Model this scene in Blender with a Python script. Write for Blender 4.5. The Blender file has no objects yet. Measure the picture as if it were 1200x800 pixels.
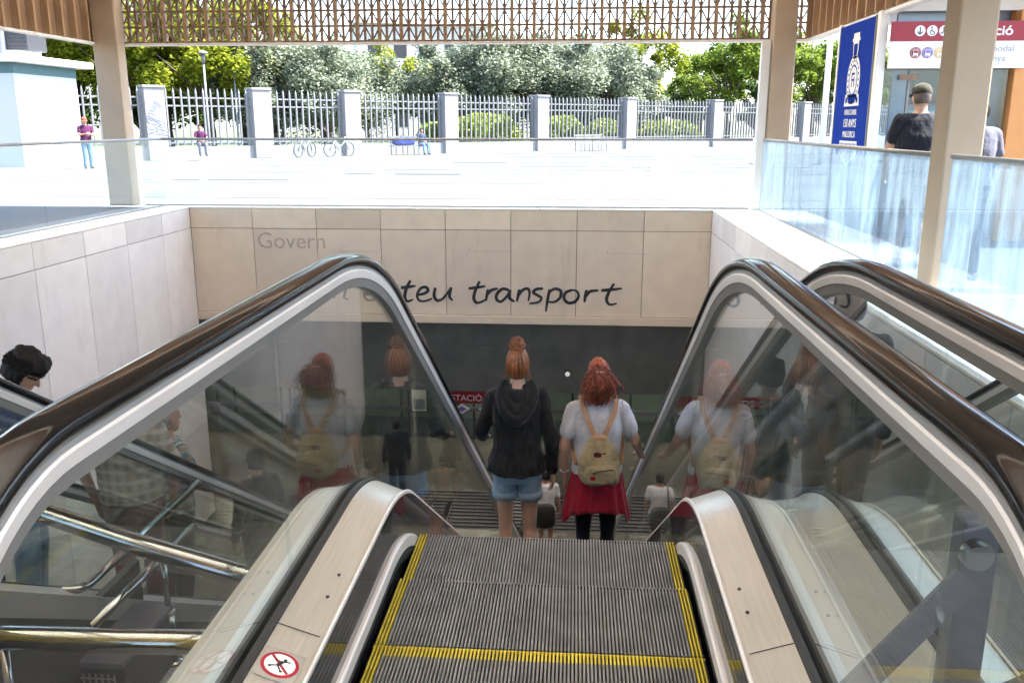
import bpy, bmesh, math, random
from mathutils import Vector, Matrix, noise
rnd = random.Random(7)
R = math.radians
S = bpy.context.scene
COL = S.collection

# ------------------------------------------------------------------ materials
def nt(name):
    m = bpy.data.materials.new(name); m.use_nodes = True
    t = m.node_tree
    return m, t, t.nodes, t.links, t.nodes['Principled BSDF']

def M(name, col, rough=0.5, metal=0.0, var=0.12, scale=6.0, bump=0.0, bscale=60.0, spec=0.5, stretch=None, col2=None, coat=0.0, sheen=0.0, stain=0.0, isl=0.0):
    m, t, N, L, b = nt(name)
    b.inputs['Roughness'].default_value = rough
    b.inputs['Metallic'].default_value = metal
    b.inputs['Specular IOR Level'].default_value = spec
    b.inputs['Coat Weight'].default_value = coat
    if sheen: b.inputs['Sheen Weight'].default_value = sheen
    tc = N.new('ShaderNodeTexCoord'); mp = N.new('ShaderNodeMapping')
    L.new(tc.outputs['Object'], mp.inputs['Vector'])
    if stretch: mp.inputs['Scale'].default_value = stretch
    nz = N.new('ShaderNodeTexNoise'); nz.inputs['Scale'].default_value = scale; nz.inputs['Detail'].default_value = 6
    L.new(mp.outputs[0], nz.inputs['Vector'])
    mx = N.new('ShaderNodeMix'); mx.data_type = 'RGBA'
    c1 = [c*(1-var) for c in col]; c2 = [min(1, c*(1+var)) for c in (col2 or col)]
    if col2: c1 = list(col); c2 = list(col2)
    mx.inputs['A'].default_value = (*c1, 1); mx.inputs['B'].default_value = (*c2, 1)
    cr = N.new('ShaderNodeMapRange'); cr.inputs[1].default_value = .3; cr.inputs[2].default_value = .7
    L.new(nz.outputs['Fac'], cr.inputs[0]); L.new(cr.outputs[0], mx.inputs['Factor'])
    out = mx.outputs['Result']
    if stain:
        n2 = N.new('ShaderNodeTexNoise'); n2.inputs['Scale'].default_value = 2.2; n2.inputs['Detail'].default_value = 9; n2.inputs['Roughness'].default_value = .7
        mp2 = N.new('ShaderNodeMapping'); mp2.inputs['Scale'].default_value = (1, 1, .25)
        L.new(tc.outputs['Object'], mp2.inputs['Vector']); L.new(mp2.outputs[0], n2.inputs['Vector'])
        r2 = N.new('ShaderNodeMapRange'); r2.inputs[1].default_value = .56; r2.inputs[2].default_value = .75; r2.inputs[4].default_value = stain
        L.new(n2.outputs['Fac'], r2.inputs[0])
        m2 = N.new('ShaderNodeMix'); m2.data_type = 'RGBA'; m2.inputs['B'].default_value = (col[0]*.55, col[1]*.5, col[2]*.45, 1)
        L.new(r2.outputs[0], m2.inputs['Factor']); L.new(out, m2.inputs['A']); out = m2.outputs['Result']
    if isl:
        gi = N.new('ShaderNodeNewGeometry'); ri = N.new('ShaderNodeMapRange'); ri.inputs[3].default_value = 1-isl; ri.inputs[4].default_value = 1+isl
        L.new(gi.outputs['Random Per Island'], ri.inputs[0])
        vm = N.new('ShaderNodeVectorMath'); vm.operation = 'SCALE'; L.new(out, vm.inputs[0]); L.new(ri.outputs[0], vm.inputs['Scale']); out = vm.outputs[0]
    L.new(out, b.inputs['Base Color'])
    rr = N.new('ShaderNodeMapRange'); rr.inputs[3].default_value = max(.02, rough*.8); rr.inputs[4].default_value = min(1, rough*1.25)
    L.new(nz.outputs['Fac'], rr.inputs[0]); L.new(rr.outputs[0], b.inputs['Roughness'])
    if bump:
        nb = N.new('ShaderNodeTexNoise'); nb.inputs['Scale'].default_value = bscale; nb.inputs['Detail'].default_value = 5
        L.new(mp.outputs[0], nb.inputs['Vector'])
        bp = N.new('ShaderNodeBump'); bp.inputs['Strength'].default_value = bump; bp.inputs['Distance'].default_value = .01
        L.new(nb.outputs['Fac'], bp.inputs['Height']); L.new(bp.outputs[0], b.inputs['Normal'])
    return m

def glass_mat(name, tint=(.93, .97, .95), dust=.03, dustcol=(.7, .75, .8), dscale=1.3, stretch=(1, 1, 1)):
    m = bpy.data.materials.new(name); m.use_nodes = True
    t = m.node_tree; N, L = t.nodes, t.links; N.clear()
    o = N.new('ShaderNodeOutputMaterial')
    tr = N.new('ShaderNodeBsdfTransparent'); tr.inputs[0].default_value = (*tint, 1)
    gl = N.new('ShaderNodeBsdfGlossy'); gl.inputs['Roughness'].default_value = .0
    gl.inputs[0].default_value = (1, 1, 1, 1)
    g = N.new('ShaderNodeNewGeometry')
    mr = N.new('ShaderNodeMapRange'); mr.inputs[3].default_value = 1.5; mr.inputs[4].default_value = 1/1.5
    L.new(g.outputs['Backfacing'], mr.inputs[0])
    f = N.new('ShaderNodeFresnel'); L.new(mr.outputs[0], f.inputs['IOR'])
    mx = N.new('ShaderNodeMixShader'); L.new(f.outputs[0], mx.inputs[0]); L.new(tr.outputs[0], mx.inputs[1]); L.new(gl.outputs[0], mx.inputs[2])
    df = N.new('ShaderNodeBsdfDiffuse'); df.inputs[0].default_value = (*dustcol, 1)
    tl = N.new('ShaderNodeBsdfTranslucent'); tl.inputs[0].default_value = (*dustcol, 1)
    dm = N.new('ShaderNodeMixShader'); dm.inputs[0].default_value = .5
    L.new(df.outputs[0], dm.inputs[1]); L.new(tl.outputs[0], dm.inputs[2])
    tc = N.new('ShaderNodeTexCoord'); nz = N.new('ShaderNodeTexNoise'); nz.inputs['Scale'].default_value = dscale; nz.inputs['Detail'].default_value = 8; nz.inputs['Roughness'].default_value = .65
    mpg = N.new('ShaderNodeMapping'); mpg.inputs['Scale'].default_value = stretch
    L.new(tc.outputs['Object'], mpg.inputs['Vector']); L.new(mpg.outputs[0], nz.inputs['Vector'])
    r2 = N.new('ShaderNodeMapRange'); r2.inputs[1].default_value = .4; r2.inputs[2].default_value = .75; r2.inputs[3].default_value = dust*.3; r2.inputs[4].default_value = dust*2.2
    L.new(nz.outputs['Fac'], r2.inputs[0])
    m2 = N.new('ShaderNodeMixShader'); L.new(r2.outputs[0], m2.inputs[0]); L.new(mx.outputs[0], m2.inputs[1]); L.new(dm.outputs[0], m2.inputs[2])
    L.new(m2.outputs[0], o.inputs[0])
    return m

def leaf_mat(name, a, b, trans=.45):
    m = bpy.data.materials.new(name); m.use_nodes = True
    t = m.node_tree; N, L = t.nodes, t.links; N.clear()
    o = N.new('ShaderNodeOutputMaterial')
    g = N.new('ShaderNodeNewGeometry')
    mx = N.new('ShaderNodeMix'); mx.data_type = 'RGBA'; mx.inputs['A'].default_value = (*a, 1); mx.inputs['B'].default_value = (*b, 1)
    L.new(g.outputs['Random Per Island'], mx.inputs['Factor'])
    d = N.new('ShaderNodeBsdfPrincipled'); d.inputs['Roughness'].default_value = .55; d.inputs['Specular IOR Level'].default_value = .3
    L.new(mx.outputs['Result'], d.inputs['Base Color'])
    tl = N.new('ShaderNodeBsdfTranslucent'); L.new(mx.outputs['Result'], tl.inputs[0])
    ms = N.new('ShaderNodeMixShader'); ms.inputs[0].default_value = trans
    L.new(d.outputs[0], ms.inputs[1]); L.new(tl.outputs[0], ms.inputs[2]); L.new(ms.outputs[0], o.inputs[0])
    return m

def plaid(name, cols, sc):
    m, t, N, L, b = nt(name)
    b.inputs['Roughness'].default_value = .9
    tc = N.new('ShaderNodeTexCoord')
    w1 = N.new('ShaderNodeTexWave'); w1.bands_direction = 'X'; w1.inputs['Scale'].default_value = sc; w1.inputs['Distortion'].default_value = .4
    w2 = N.new('ShaderNodeTexWave'); w2.bands_direction = 'Z'; w2.inputs['Scale'].default_value = sc*.8; w2.inputs['Distortion'].default_value = .4
    for w in (w1, w2): L.new(tc.outputs['Object'], w.inputs['Vector'])
    a = N.new('ShaderNodeMix'); a.data_type = 'RGBA'; a.inputs['A'].default_value = (*cols[0], 1); a.inputs['B'].default_value = (*cols[1], 1)
    L.new(w1.outputs['Fac'], a.inputs['Factor'])
    c = N.new('ShaderNodeMix'); c.data_type = 'RGBA'; c.inputs['B'].default_value = (*cols[2], 1)
    r = N.new('ShaderNodeMapRange'); r.inputs[1].default_value = .55; r.inputs[2].default_value = .8; r.inputs[4].default_value = .75
    L.new(w2.outputs['Fac'], r.inputs[0]); L.new(r.outputs[0], c.inputs['Factor'])
    L.new(a.outputs['Result'], c.inputs['A']); L.new(c.outputs['Result'], b.inputs['Base Color'])
    return m

def wood(name, a, b_, sc=(9, 9, .7)):
    return M(name, a, .6, 0, col2=b_, scale=4, stretch=sc, bump=.15, bscale=20)

mt = {}
mt['stone'] = M('limestone_panel', (.60, .51, .405), .6, var=.06, scale=3, bump=.08, stain=.40, isl=.10)
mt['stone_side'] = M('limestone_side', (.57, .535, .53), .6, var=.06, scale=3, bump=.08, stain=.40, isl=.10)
mt['coping'] = M('coping_stone', (.70, .67, .63), .5, var=.06, scale=4, stain=.15)
mt['joint'] = M('joint_dark', (.06, .055, .05), .9)
mt['plaza'] = M('plaza_paving', (.112, .109, .104), .75, var=.16, scale=.5, bump=.1, bscale=8, stain=.3)
mt['granite'] = M('granite_floor', (.16, .155, .15), .35, col2=(.42, .41, .40), scale=90)
mt['hall_floor'] = M('hall_floor', (.10, .095, .085), .25, var=.25, scale=2)
mt['dark_wall'] = M('dark_bulkhead', (.19, .195, .18), .55, var=.2, scale=2, stain=.3)
mt['olive_wall'] = M('olive_wall', (.34, .30, .20), .5, var=.15, scale=1.5)
mt['steel'] = M('deck_steel', (.68, .65, .595), .32, .75, var=.07, scale=5, stretch=(30, 1, 30), stain=.18)
mt['steel_l'] = M('deck_steel_pale', (.50, .49, .46), .36, .65, var=.05, scale=3, stain=.2)
mt['alu'] = M('frame_aluminium', (.22, .212, .205), .42, .35, var=.04, scale=8)
mt['alu_w'] = M('frame_pale', (.70, .66, .64), .42, .35, var=.04, scale=8)
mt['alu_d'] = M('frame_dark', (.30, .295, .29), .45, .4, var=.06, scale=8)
mt['chrome'] = M('tube_chrome', (.27, .27, .265), .12, 1, var=.04, scale=9)
mt['rubber'] = M('handrail_rubber', (.010, .009, .009), .10, 0, var=.15, scale=14, spec=.32)
mt['gasket'] = M('gasket_rubber', (.015, .015, .016), .55)
mt['skirt'] = M('skirt_black', (.02, .022, .025), .12, 0, coat=.6, var=.2)
mt['brush'] = M('brush_black', (.012, .012, .012), .9)
mt['rib'] = M('rib_alu', (.18, .18, .182), .45, .2, var=.3, scale=9)
mt['groove'] = M('rib_groove', (.018, .018, .018), .7)
mt['yellow'] = M('rib_yellow', (.44, .34, .025), .6, var=.2, scale=12, stain=.7)
mt['truss'] = M('truss_cladding', (.04, .04, .04), .4, .4, var=.2)
mt['wood'] = wood('slat_wood', (.18, .105, .058), (.29, .185, .11))
mt['wood_d'] = wood('slat_wood_dark', (.075, .042, .022), (.13, .075, .04))
mt['wood_p'] = wood('post_wood', (.30, .19, .10), (.40, .27, .16))
def translucent(name, c, t=.8):
    m = bpy.data.materials.new(name); m.use_nodes = True
    N, L = m.node_tree.nodes, m.node_tree.links; N.clear()
    o = N.new('ShaderNodeOutputMaterial'); a = N.new('ShaderNodeBsdfTranslucent'); a.inputs[0].default_value = (*c, 1)
    d = N.new('ShaderNodeBsdfDiffuse'); d.inputs[0].default_value = (*c, 1); x = N.new('ShaderNodeMixShader'); x.inputs[0].default_value = 1-t
    L.new(a.outputs[0], x.inputs[1]); L.new(d.outputs[0], x.inputs[2]); L.new(x.outputs[0], o.inputs[0]); return m
mt['fill_opal'] = translucent('added_fill_opal', (.96, .91, .83), .95)  # opal for the added roof sheet that brightens the pit
mt['white'] = M('white_paint', (.78, .78, .77), .45, var=.03)
mt['column'] = M('column_render', (.40, .315, .225), .65, var=.06, scale=3, bump=.08, stain=.15)
mt['pillar'] = M('pillar_stone', (.25, .247, .255), .8, var=.08, scale=2, stain=.3)
mt['fence'] = M('fence_metal', (.175, .18, .195), .5, .1, var=.1)
mt['glass'] = glass_mat('balustrade_glass', (.94, .965, .945), .005, (.55, .57, .56), 2.5)
mt['glass_p'] = glass_mat('railing_glass', (.93, .965, .965), .012, (.62, .76, .88), 1.2)
mt['glass_d'] = glass_mat('railing_glass_dirty', (.66, .80, .88), .24, (.42, .52, .64), 1.6, (5, 5, .7))
mt['glass_w'] = glass_mat('window_glass', (.75, .85, .9), .03)
mt['kiosk'] = M('kiosk_white', (.46, .48, .475), .5, var=.04, scale=1, stain=.1)
mt['teal'] = M('teal_band', (.05, .12, .14), .5)
mt['grey_unit'] = M('unit_grey', (.14, .155, .20), .5, .2)
mt['dark'] = M('dark_metal', (.03, .03, .035), .5)
mt['post_grey'] = M('post_purple_grey', (.11, .11, .14), .4, .4, var=.12)
mt['blue'] = M('banner_blue', (.002, .028, .27), .7, var=.05, spec=.1)
mt['signw'] = M('sign_white', (.80, .80, .80), .4, var=.02)
mt['signr'] = M('sign_red', (.30, .008, .022), .4, var=.03)
mt['signgrey'] = M('sign_grey', (.35, .35, .36), .5)
mt['iconp'] = M('icon_purple', (.22, .13, .45), .4)
mt['icony'] = M('icon_yellow', (.72, .52, .20), .4)
mt['orange'] = M('orange_panel', (.62, .27, .08), .5, var=.05)
mt['panel_bg'] = M('panel_bluegrey', (.30, .35, .42), .35, .2, var=.08)
mt['ink'] = M('ink_black', (.012, .012, .014), .5)
mt['faded'] = M('faded_ink', (.38, .325, .26), .7, var=.3, scale=30)
mt['bark'] = M('bark', (.09, .07, .055), .9, var=.3, scale=12, bump=.5, bscale=15)
mt['leaf_y'] = leaf_mat('leaf_yellow_green', (.12, .17, .012), (.34, .36, .035), .5)
mt['leaf_m'] = leaf_mat('leaf_mid', (.06, .11, .012), (.22, .29, .035), .45)
mt['leaf_d'] = leaf_mat('leaf_dark', (.03, .065, .012), (.07, .12, .02), .4)
mt['leaf_o'] = leaf_mat('leaf_olive', (.08, .11, .06), (.34, .38, .29), .3)
mt['leaf_h'] = leaf_mat('leaf_hedge', (.12, .18, .015), (.30, .36, .04), .4)
mt['bld'] = M('building_render', (.55, .53, .50), .8)
mt['lampoff'] = M('lamp_glass', (.15, .15, .15), .3)
def skin(n, c): return M(n, c, .48, 0, var=.06, scale=18, spec=.4)
mt['skin'] = skin('skin_pale', (.56, .33, .24)); mt['skin2'] = skin('skin_tan', (.40, .215, .14)); mt['skin3'] = skin('skin_dark', (.22, .115, .075))
def cloth(n, c, r=.9, v=.1): return M(n, c, r, 0, var=v, scale=9, bump=.5, bscale=45, spec=.2, sheen=.15)
mt['hoodie'] = cloth('cloth_charcoal', (.016, .015, .015)); mt['denim'] = cloth('cloth_denim', (.26, .36, .46), v=.25)
mt['tee_w'] = cloth('cloth_pale_grey', (.58, .57, .585)); mt['red'] = cloth('cloth_red', (.36, .014, .035), v=.2); mt['leggings'] = cloth('cloth_black', (.012, .012, .015))
mt['tee_b'] = cloth('cloth_blackblue', (.016, .018, .026)); mt['tee_g'] = cloth('cloth_grey', (.085, .088, .12)); mt['purple'] = cloth('cloth_purple', (.055, .008, .045))
mt['jeans'] = cloth('cloth_jeans', (.10, .20, .30)); mt['navy'] = cloth('cloth_navy', (.03, .045, .085)); mt['teal_t'] = cloth('cloth_teal', (.03, .06, .065)); mt['khaki'] = cloth('cloth_khaki', (.20, .15, .09))
mt['bluebag'] = cloth('cloth_blue', (.01, .03, .22)); mt['tan_bag'] = cloth('canvas_mustard', (.38, .30, .17), v=.22); mt['strap'] = cloth('strap_tan', (.46, .27, .16)); mt['maroon'] = cloth('cloth_maroon', (.10, .01, .015))
mt['plaid1'] = plaid('plaid_beige', ((.36, .31, .24), (.22, .18, .13), (.45, .42, .36)), 5)
mt['plaid2'] = plaid('plaid_teal', ((.05, .13, .15), (.45, .47, .45), (.30, .16, .10)), 6)
mt['hair_r'] = M('hair_copper', (.33, .12, .045), .42, var=.3, scale=40, isl=.65); mt['hair_a'] = M('hair_auburn', (.30, .075, .034), .55, var=.4, scale=40, isl=.7)
mt['hair_b'] = M('hair_black', (.012, .009, .008), .65, var=.3, spec=.2, scale=40); mt['hair_g'] = M('hair_grey', (.35, .33, .31), .6); mt['hair_m'] = M('hair_mixed', (.10, .075, .06), .5, var=.5, scale=30)
mt['shoe'] = M('shoe_dark', (.03, .03, .035), .6); mt['shoe_w'] = M('shoe_white', (.6, .6, .6), .6)
mt['cap'] = cloth('cap_camo', (.035, .035, .025), v=.5); mt['capr'] = cloth('cap_red', (.35, .06, .03))
mt['eye'] = M('eye_dark', (.02, .015, .012), .2); mt['lip'] = M('lips', (.36, .13, .11), .5); mt['phone'] = M('phone_black', (.01, .01, .012), .15)

# ------------------------------------------------------------------ mesh builder
class B:
    def __init__(s): s.v = []; s.f = []; s.m = []; s.k = 0
    def add(s, vs, fs):
        o = len(s.v); s.v += [tuple(p) for p in vs]
        for f in fs: s.f.append([i+o for i in f]); s.m.append(s.k)
    def box(s, x0, x1, y0, y1, z0, z1):
        vs = [(x, y, z) for z in (z0, z1) for y in (y0, y1) for x in (x0, x1)]
        s.add(vs, [(0, 2, 3, 1), (4, 5, 7, 6), (0, 1, 5, 4), (2, 6, 7, 3), (0, 4, 6, 2), (1, 3, 7, 5)])
    def obox(s, c, ax, ay, az):   # oriented box, half-axes
        c = Vector(c); ax = Vector(ax); ay = Vector(ay); az = Vector(az)
        vs = [c+i*ax+j*ay+k*az for k in (-1, 1) for j in (-1, 1) for i in (-1, 1)]
        s.add(vs, [(0, 2, 3, 1), (4, 5, 7, 6), (0, 1, 5, 4), (2, 6, 7, 3), (0, 4, 6, 2), (1, 3, 7, 5)])
    def bar(s, p, q, w, d, upv=(0, 1, 0)):
        p = Vector(p); q = Vector(q); a = (q-p)/2; u = Vector(upv)
        side = a.cross(u).normalized(); u2 = side.cross(a).normalized()
        s.obox((p+q)/2, side*w/2, u2*d/2, a)
    def loft(s, rings, cap=True, closed=True):
        n = len(rings[0]); o = []
        vs = [p for r in rings for p in r]; fs = []
        for i in range(len(rings)-1):
            for j in range(n if closed else n-1):
                k = (j+1) % n
                fs.append((i*n+j, i*n+k, (i+1)*n+k, (i+1)*n+j))
        if cap and closed:
            fs.append(tuple(range(n))[::-1]); fs.append(tuple((len(rings)-1)*n+j for j in range(n)))
        s.add(vs, fs)
    def tube(s, pts, r, n=10, cap=True):
        pts = [Vector(p) for p in pts]; rr = r if isinstance(r, (list, tuple)) else [r]*len(pts)
        prev = None; rings = []
        for i, p in enumerate(pts):
            d = (pts[min(i+1, len(pts)-1)]-pts[max(i-1, 0)])
            d = d.normalized() if d.length > 1e-9 else Vector((0, 0, 1))
            if prev is None:
                u = d.orthogonal().normalized()
            else:
                u = (prev-d*prev.dot(d)); u = u.normalized() if u.length > 1e-6 else d.orthogonal().normalized()
            prev = u; w = d.cross(u)
            rings.append([p+(u*math.cos(2*math.pi*j/n)+w*math.sin(2*math.pi*j/n))*rr[i] for j in range(n)])
        s.loft(rings, cap)
    def cone(s, p0, r0, p1, r1, n=14):   # round cone with hemispherical ends
        p0 = Vector(p0); p1 = Vector(p1); d = (p1-p0).normalized()
        pts = []; rr = []
        for a in (85, 60, 30): pts.append(p0-d*r0*math.sin(R(a))); rr.append(r0*math.cos(R(a)))
        pts.append(p0); rr.append(r0); pts.append(p1); rr.append(r1)
        for a in (30, 60, 85): pts.append(p1+d*r1*math.sin(R(a))); rr.append(r1*math.cos(R(a)))
        s.tube(pts, rr, n)
    def ell(s, c, rx, ry, rz, n=16, m=10, rot=None):
        c = Vector(c); rings = []
        for i in range(m+1):
            a = math.pi*(i/m)*.98+.01*math.pi; z = -math.cos(a); q = math.sin(a)
            ring = [Vector((rx*q*math.cos(2*math.pi*j/n), ry*q*math.sin(2*math.pi*j/n), rz*z)) for j in range(n)]
            if rot is not None: ring = [rot @ p for p in ring]
            rings.append([c+p for p in ring])
        s.loft(rings)
    def disc(s, c, r, axis, h, n=28):   # flat cylinder
        c = Vector(c); a = Vector(axis).normalized()
        s.tube([c, c+a*h], r, n)
    def poly(s, pts, ax):   # prism of 3d polygon extruded by vector
        pts = [Vector(p) for p in pts]; ax = Vector(ax); n = len(pts)
        vs = pts+[p+ax for p in pts]
        fs = [tuple(range(n))[::-1], tuple(range(n, 2*n))]+[(i, (i+1) % n, n+(i+1) % n, n+i) for i in range(n)]
        s.add(vs, fs)
    def mesh(s, name, mats, smooth=False):
        me = bpy.data.meshes.new(name); me.from_pydata([tuple(v) for v in s.v], [], s.f)
        for m in (mats if isinstance(mats, (list, tuple)) else [mats]): me.materials.append(m)
        if any(s.m): me.polygons.foreach_set('material_index', s.m)
        if smooth: me.polygons.foreach_set('use_smooth', [True]*len(me.polygons))
        bm = bmesh.new(); bm.from_mesh(me); bmesh.ops.recalc_face_normals(bm, faces=bm.faces[:]); bm.to_mesh(me); bm.free()
        me.update(); return me
    def build(s, name, mats, parent=None, smooth=False, loc=None):
        return obj(name, s.mesh(name, mats, smooth), parent, loc)

def obj(name, me, parent=None, loc=None):
    o = bpy.data.objects.new(name, me); COL.objects.link(o)
    if parent: o.parent = parent
    if loc: o.location = loc
    return o
def tag(o, label=None, cat=None, group=None, kind=None):
    for k, v in (('label', label), ('category', cat), ('group', group), ('kind', kind)):
        if v: o[k] = v
    return o
def thing(name, label, cat, loc=(0, 0, 0), rz=0, group=None):
    o = bpy.data.objects.new(name, None); COL.objects.link(o); o.location = loc; o.rotation_euler = (0, 0, rz)
    o.empty_display_size = .2
    return tag(o, label, cat, group)
KIDS = {}
def copy_tree(o, parent=None):
    c = o.copy(); COL.objects.link(c); c.parent = parent
    for ch in [x for x in COL.objects if x.parent == o]: copy_tree(ch, c)
    return c
def bevel(o, w=.01, seg=2):
    m = o.modifiers.new('bevel', 'BEVEL'); m.width = w; m.segments = seg; m.limit_method = 'ANGLE'; m.angle_limit = R(40); return o
def text_mesh(name, body, size, mat, parent, mw, align='LEFT', extr=.002, sx=1.0, bold=0.0):
    cu = bpy.data.curves.new(name, 'FONT'); cu.body = body; cu.size = size; cu.extrude = extr; cu.align_x = align; cu.offset = bold
    t = bpy.data.objects.new(name, cu); COL.objects.link(t)
    dg = bpy.context.evaluated_depsgraph_get()
    me = bpy.data.meshes.new_from_object(t.evaluated_get(dg)); bpy.data.objects.remove(t)
    me.materials.clear(); me.materials.append(mat)
    me.transform(mw @ Matrix.Diagonal((sx, 1, 1, 1)))
    return obj(name, me, parent)
def remesh(b, vox, smooth=4, fac=.5):
    me = b.mesh('tmp', mt['skin'])
    o = bpy.data.objects.new('tmp', me); COL.objects.link(o)
    m = o.modifiers.new('r', 'REMESH'); m.mode = 'VOXEL'; m.voxel_size = vox; m.use_smooth_shade = True
    if smooth:
        s = o.modifiers.new('s', 'SMOOTH'); s.iterations = smooth; s.factor = fac
    dg = bpy.context.evaluated_depsgraph_get()
    r = bpy.data.meshes.new_from_object(o.evaluated_get(dg)); bpy.data.objects.remove(o); bpy.data.meshes.remove(me)
    r.materials.clear()
    r.polygons.foreach_set('use_smooth', [True]*len(r.polygons))
    return r

# ------------------------------------------------------------------ camera and light
H = 1.53
cd = bpy.data.cameras.new('camera'); cam = bpy.data.objects.new('camera', cd); COL.objects.link(cam)
cam.location = (0, 0, H); cam.rotation_euler = (R(90-13.84), 0, R(4.025))
cd.sensor_width = 36; cd.lens = 36*1035/1200; cd.clip_end = 2000; cd.clip_start = .05
S.camera = cam
SUN_AZ, SUN_EL = 85, 57
w = bpy.data.worlds.new('World'); S.world = w; w.use_nodes = True
sk = w.node_tree.nodes.new('ShaderNodeTexSky'); sk.sky_type = 'NISHITA'; sk.sun_disc = False
sk.sun_elevation = R(SUN_EL); sk.sun_rotation = R(SUN_AZ); sk.air_density = 1.0; sk.dust_density = 1.5
w.node_tree.links.new(sk.outputs[0], w.node_tree.nodes['Background'].inputs[0]); w.node_tree.nodes['Background'].inputs[1].default_value = .13
sl = bpy.data.lights.new('sun', 'SUN'); sl.energy = 4.2; sl.angle = R(.55); sl.color = (1, .95, .87)
so = bpy.data.objects.new('sun', sl); COL.objects.link(so)
sd = Vector((math.sin(R(SUN_AZ))*math.cos(R(SUN_EL)), math.cos(R(SUN_AZ))*math.cos(R(SUN_EL)), math.sin(R(SUN_EL))))
so.rotation_euler = sd.to_track_quat('Z', 'Y').to_euler(); so.location = (20, 30, 40)
vs = S.view_settings; vs.view_transform = 'Standard'; vs.look = 'None'; vs.gamma = 1; vs.exposure = 2.75
S.cycles.transparent_max_bounces = 48; S.cycles.max_bounces = 12; S.cycles.diffuse_bounces = 5; S.cycles.glossy_bounces = 6
S.cycles.use_denoising = True
try: S.cycles.denoiser = 'OPENIMAGEDENOISE'
except Exception: pass
S.cycles.sample_clamp_indirect = 8
S.cycles.caustics_reflective = False; S.cycles.caustics_refractive = False

# ------------------------------------------------------------------ ground, pit, hall
PX0, PX1, PY0, PY1 = -7.07, 2.43, .35, 15.9
g = B(); E = 450
for x0, x1, y0, y1 in ((-E, PX0-.03, -E, E), (PX1+.03, E, -E, E), (PX0-.03, PX1+.03, -E, PY0), (PX0-.03, PX1+.03, PY1+.03, E)):
    g.add([(x0, y0, 0), (x1, y0, 0), (x1, y1, 0), (x0, y1, 0)], [(0, 1, 2, 3)])
tag(g.build('plaza_ground', mt['plaza']), kind='structure')
# paving joints of the plaza as thin dark strips 4 mm above the sheet
b = B()
for i in range(14):
    y = 18.5+i*4.8
    b.box(-45, 45, y, y+.05, .001, .004)
tag(b.build('plaza_paving_joints', mt['joint']), kind='structure')
b = B(); b.box(-14, 9, .3, 26, -6.2, -6.0)
tag(b.build('hall_floor', mt['hall_floor']), kind='structure')
b = B(); b.box(-2.35, -.95, .4, 4.25, -1.32, -1.2)
tag(b.build('stair_landing', mt['granite']), kind='structure')
b = B(); b.box(-14, 9, 15.96, 26, -2.05, -.02)
tag(b.build('hall_roof', mt['dark_wall']), kind='structure')

def coping(parent, x0, x1, y0, y1, axis, step):
    b = B(); a = (y0 if axis == 'y' else x0); e = (y1 if axis == 'y' else x1)
    while a < e-.01:
        c = min(a+step, e)
        if axis == 'y': b.box(x0, x1, a+.003, c-.003, .02, .05)
        else: b.box(a+.003, c-.003, y0, y1, .02, .05)
        a = c
    return bevel(b.build('coping', mt['coping'], parent), .008)

# back wall with the lettering
wl = thing('pit_wall', 'beige stone panel wall across the end of the escalator pit with handwritten lettering', 'wall', (0, 15.9, 0))
b = B(); b.box(PX0, PX1, .03, .06, -1.93, -.06); b.build('backing', mt['joint'], wl)
b = B(); xs = [-7.07, -5.9]+[-5.9+1.19*i for i in range(1, 7)]+[2.43]
for i in range(len(xs)-1):
    for z0, z1 in ((-.335, .015), (-1.905, -.345)):
        b.box(xs[i]+.005, xs[i+1]-.005, 0, .029, z0, z1)
bevel(b.build('stone_panel', mt['stone'], wl), .003, 1)
b = B(); b.box(PX0, PX1, -.035, .058, -2.06, -1.915); bevel(b.build('lintel', mt['stone'], wl), .006)
coping(wl, PX0-.7, PX1+.9, .002, .45, 'x', 1.19)
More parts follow.
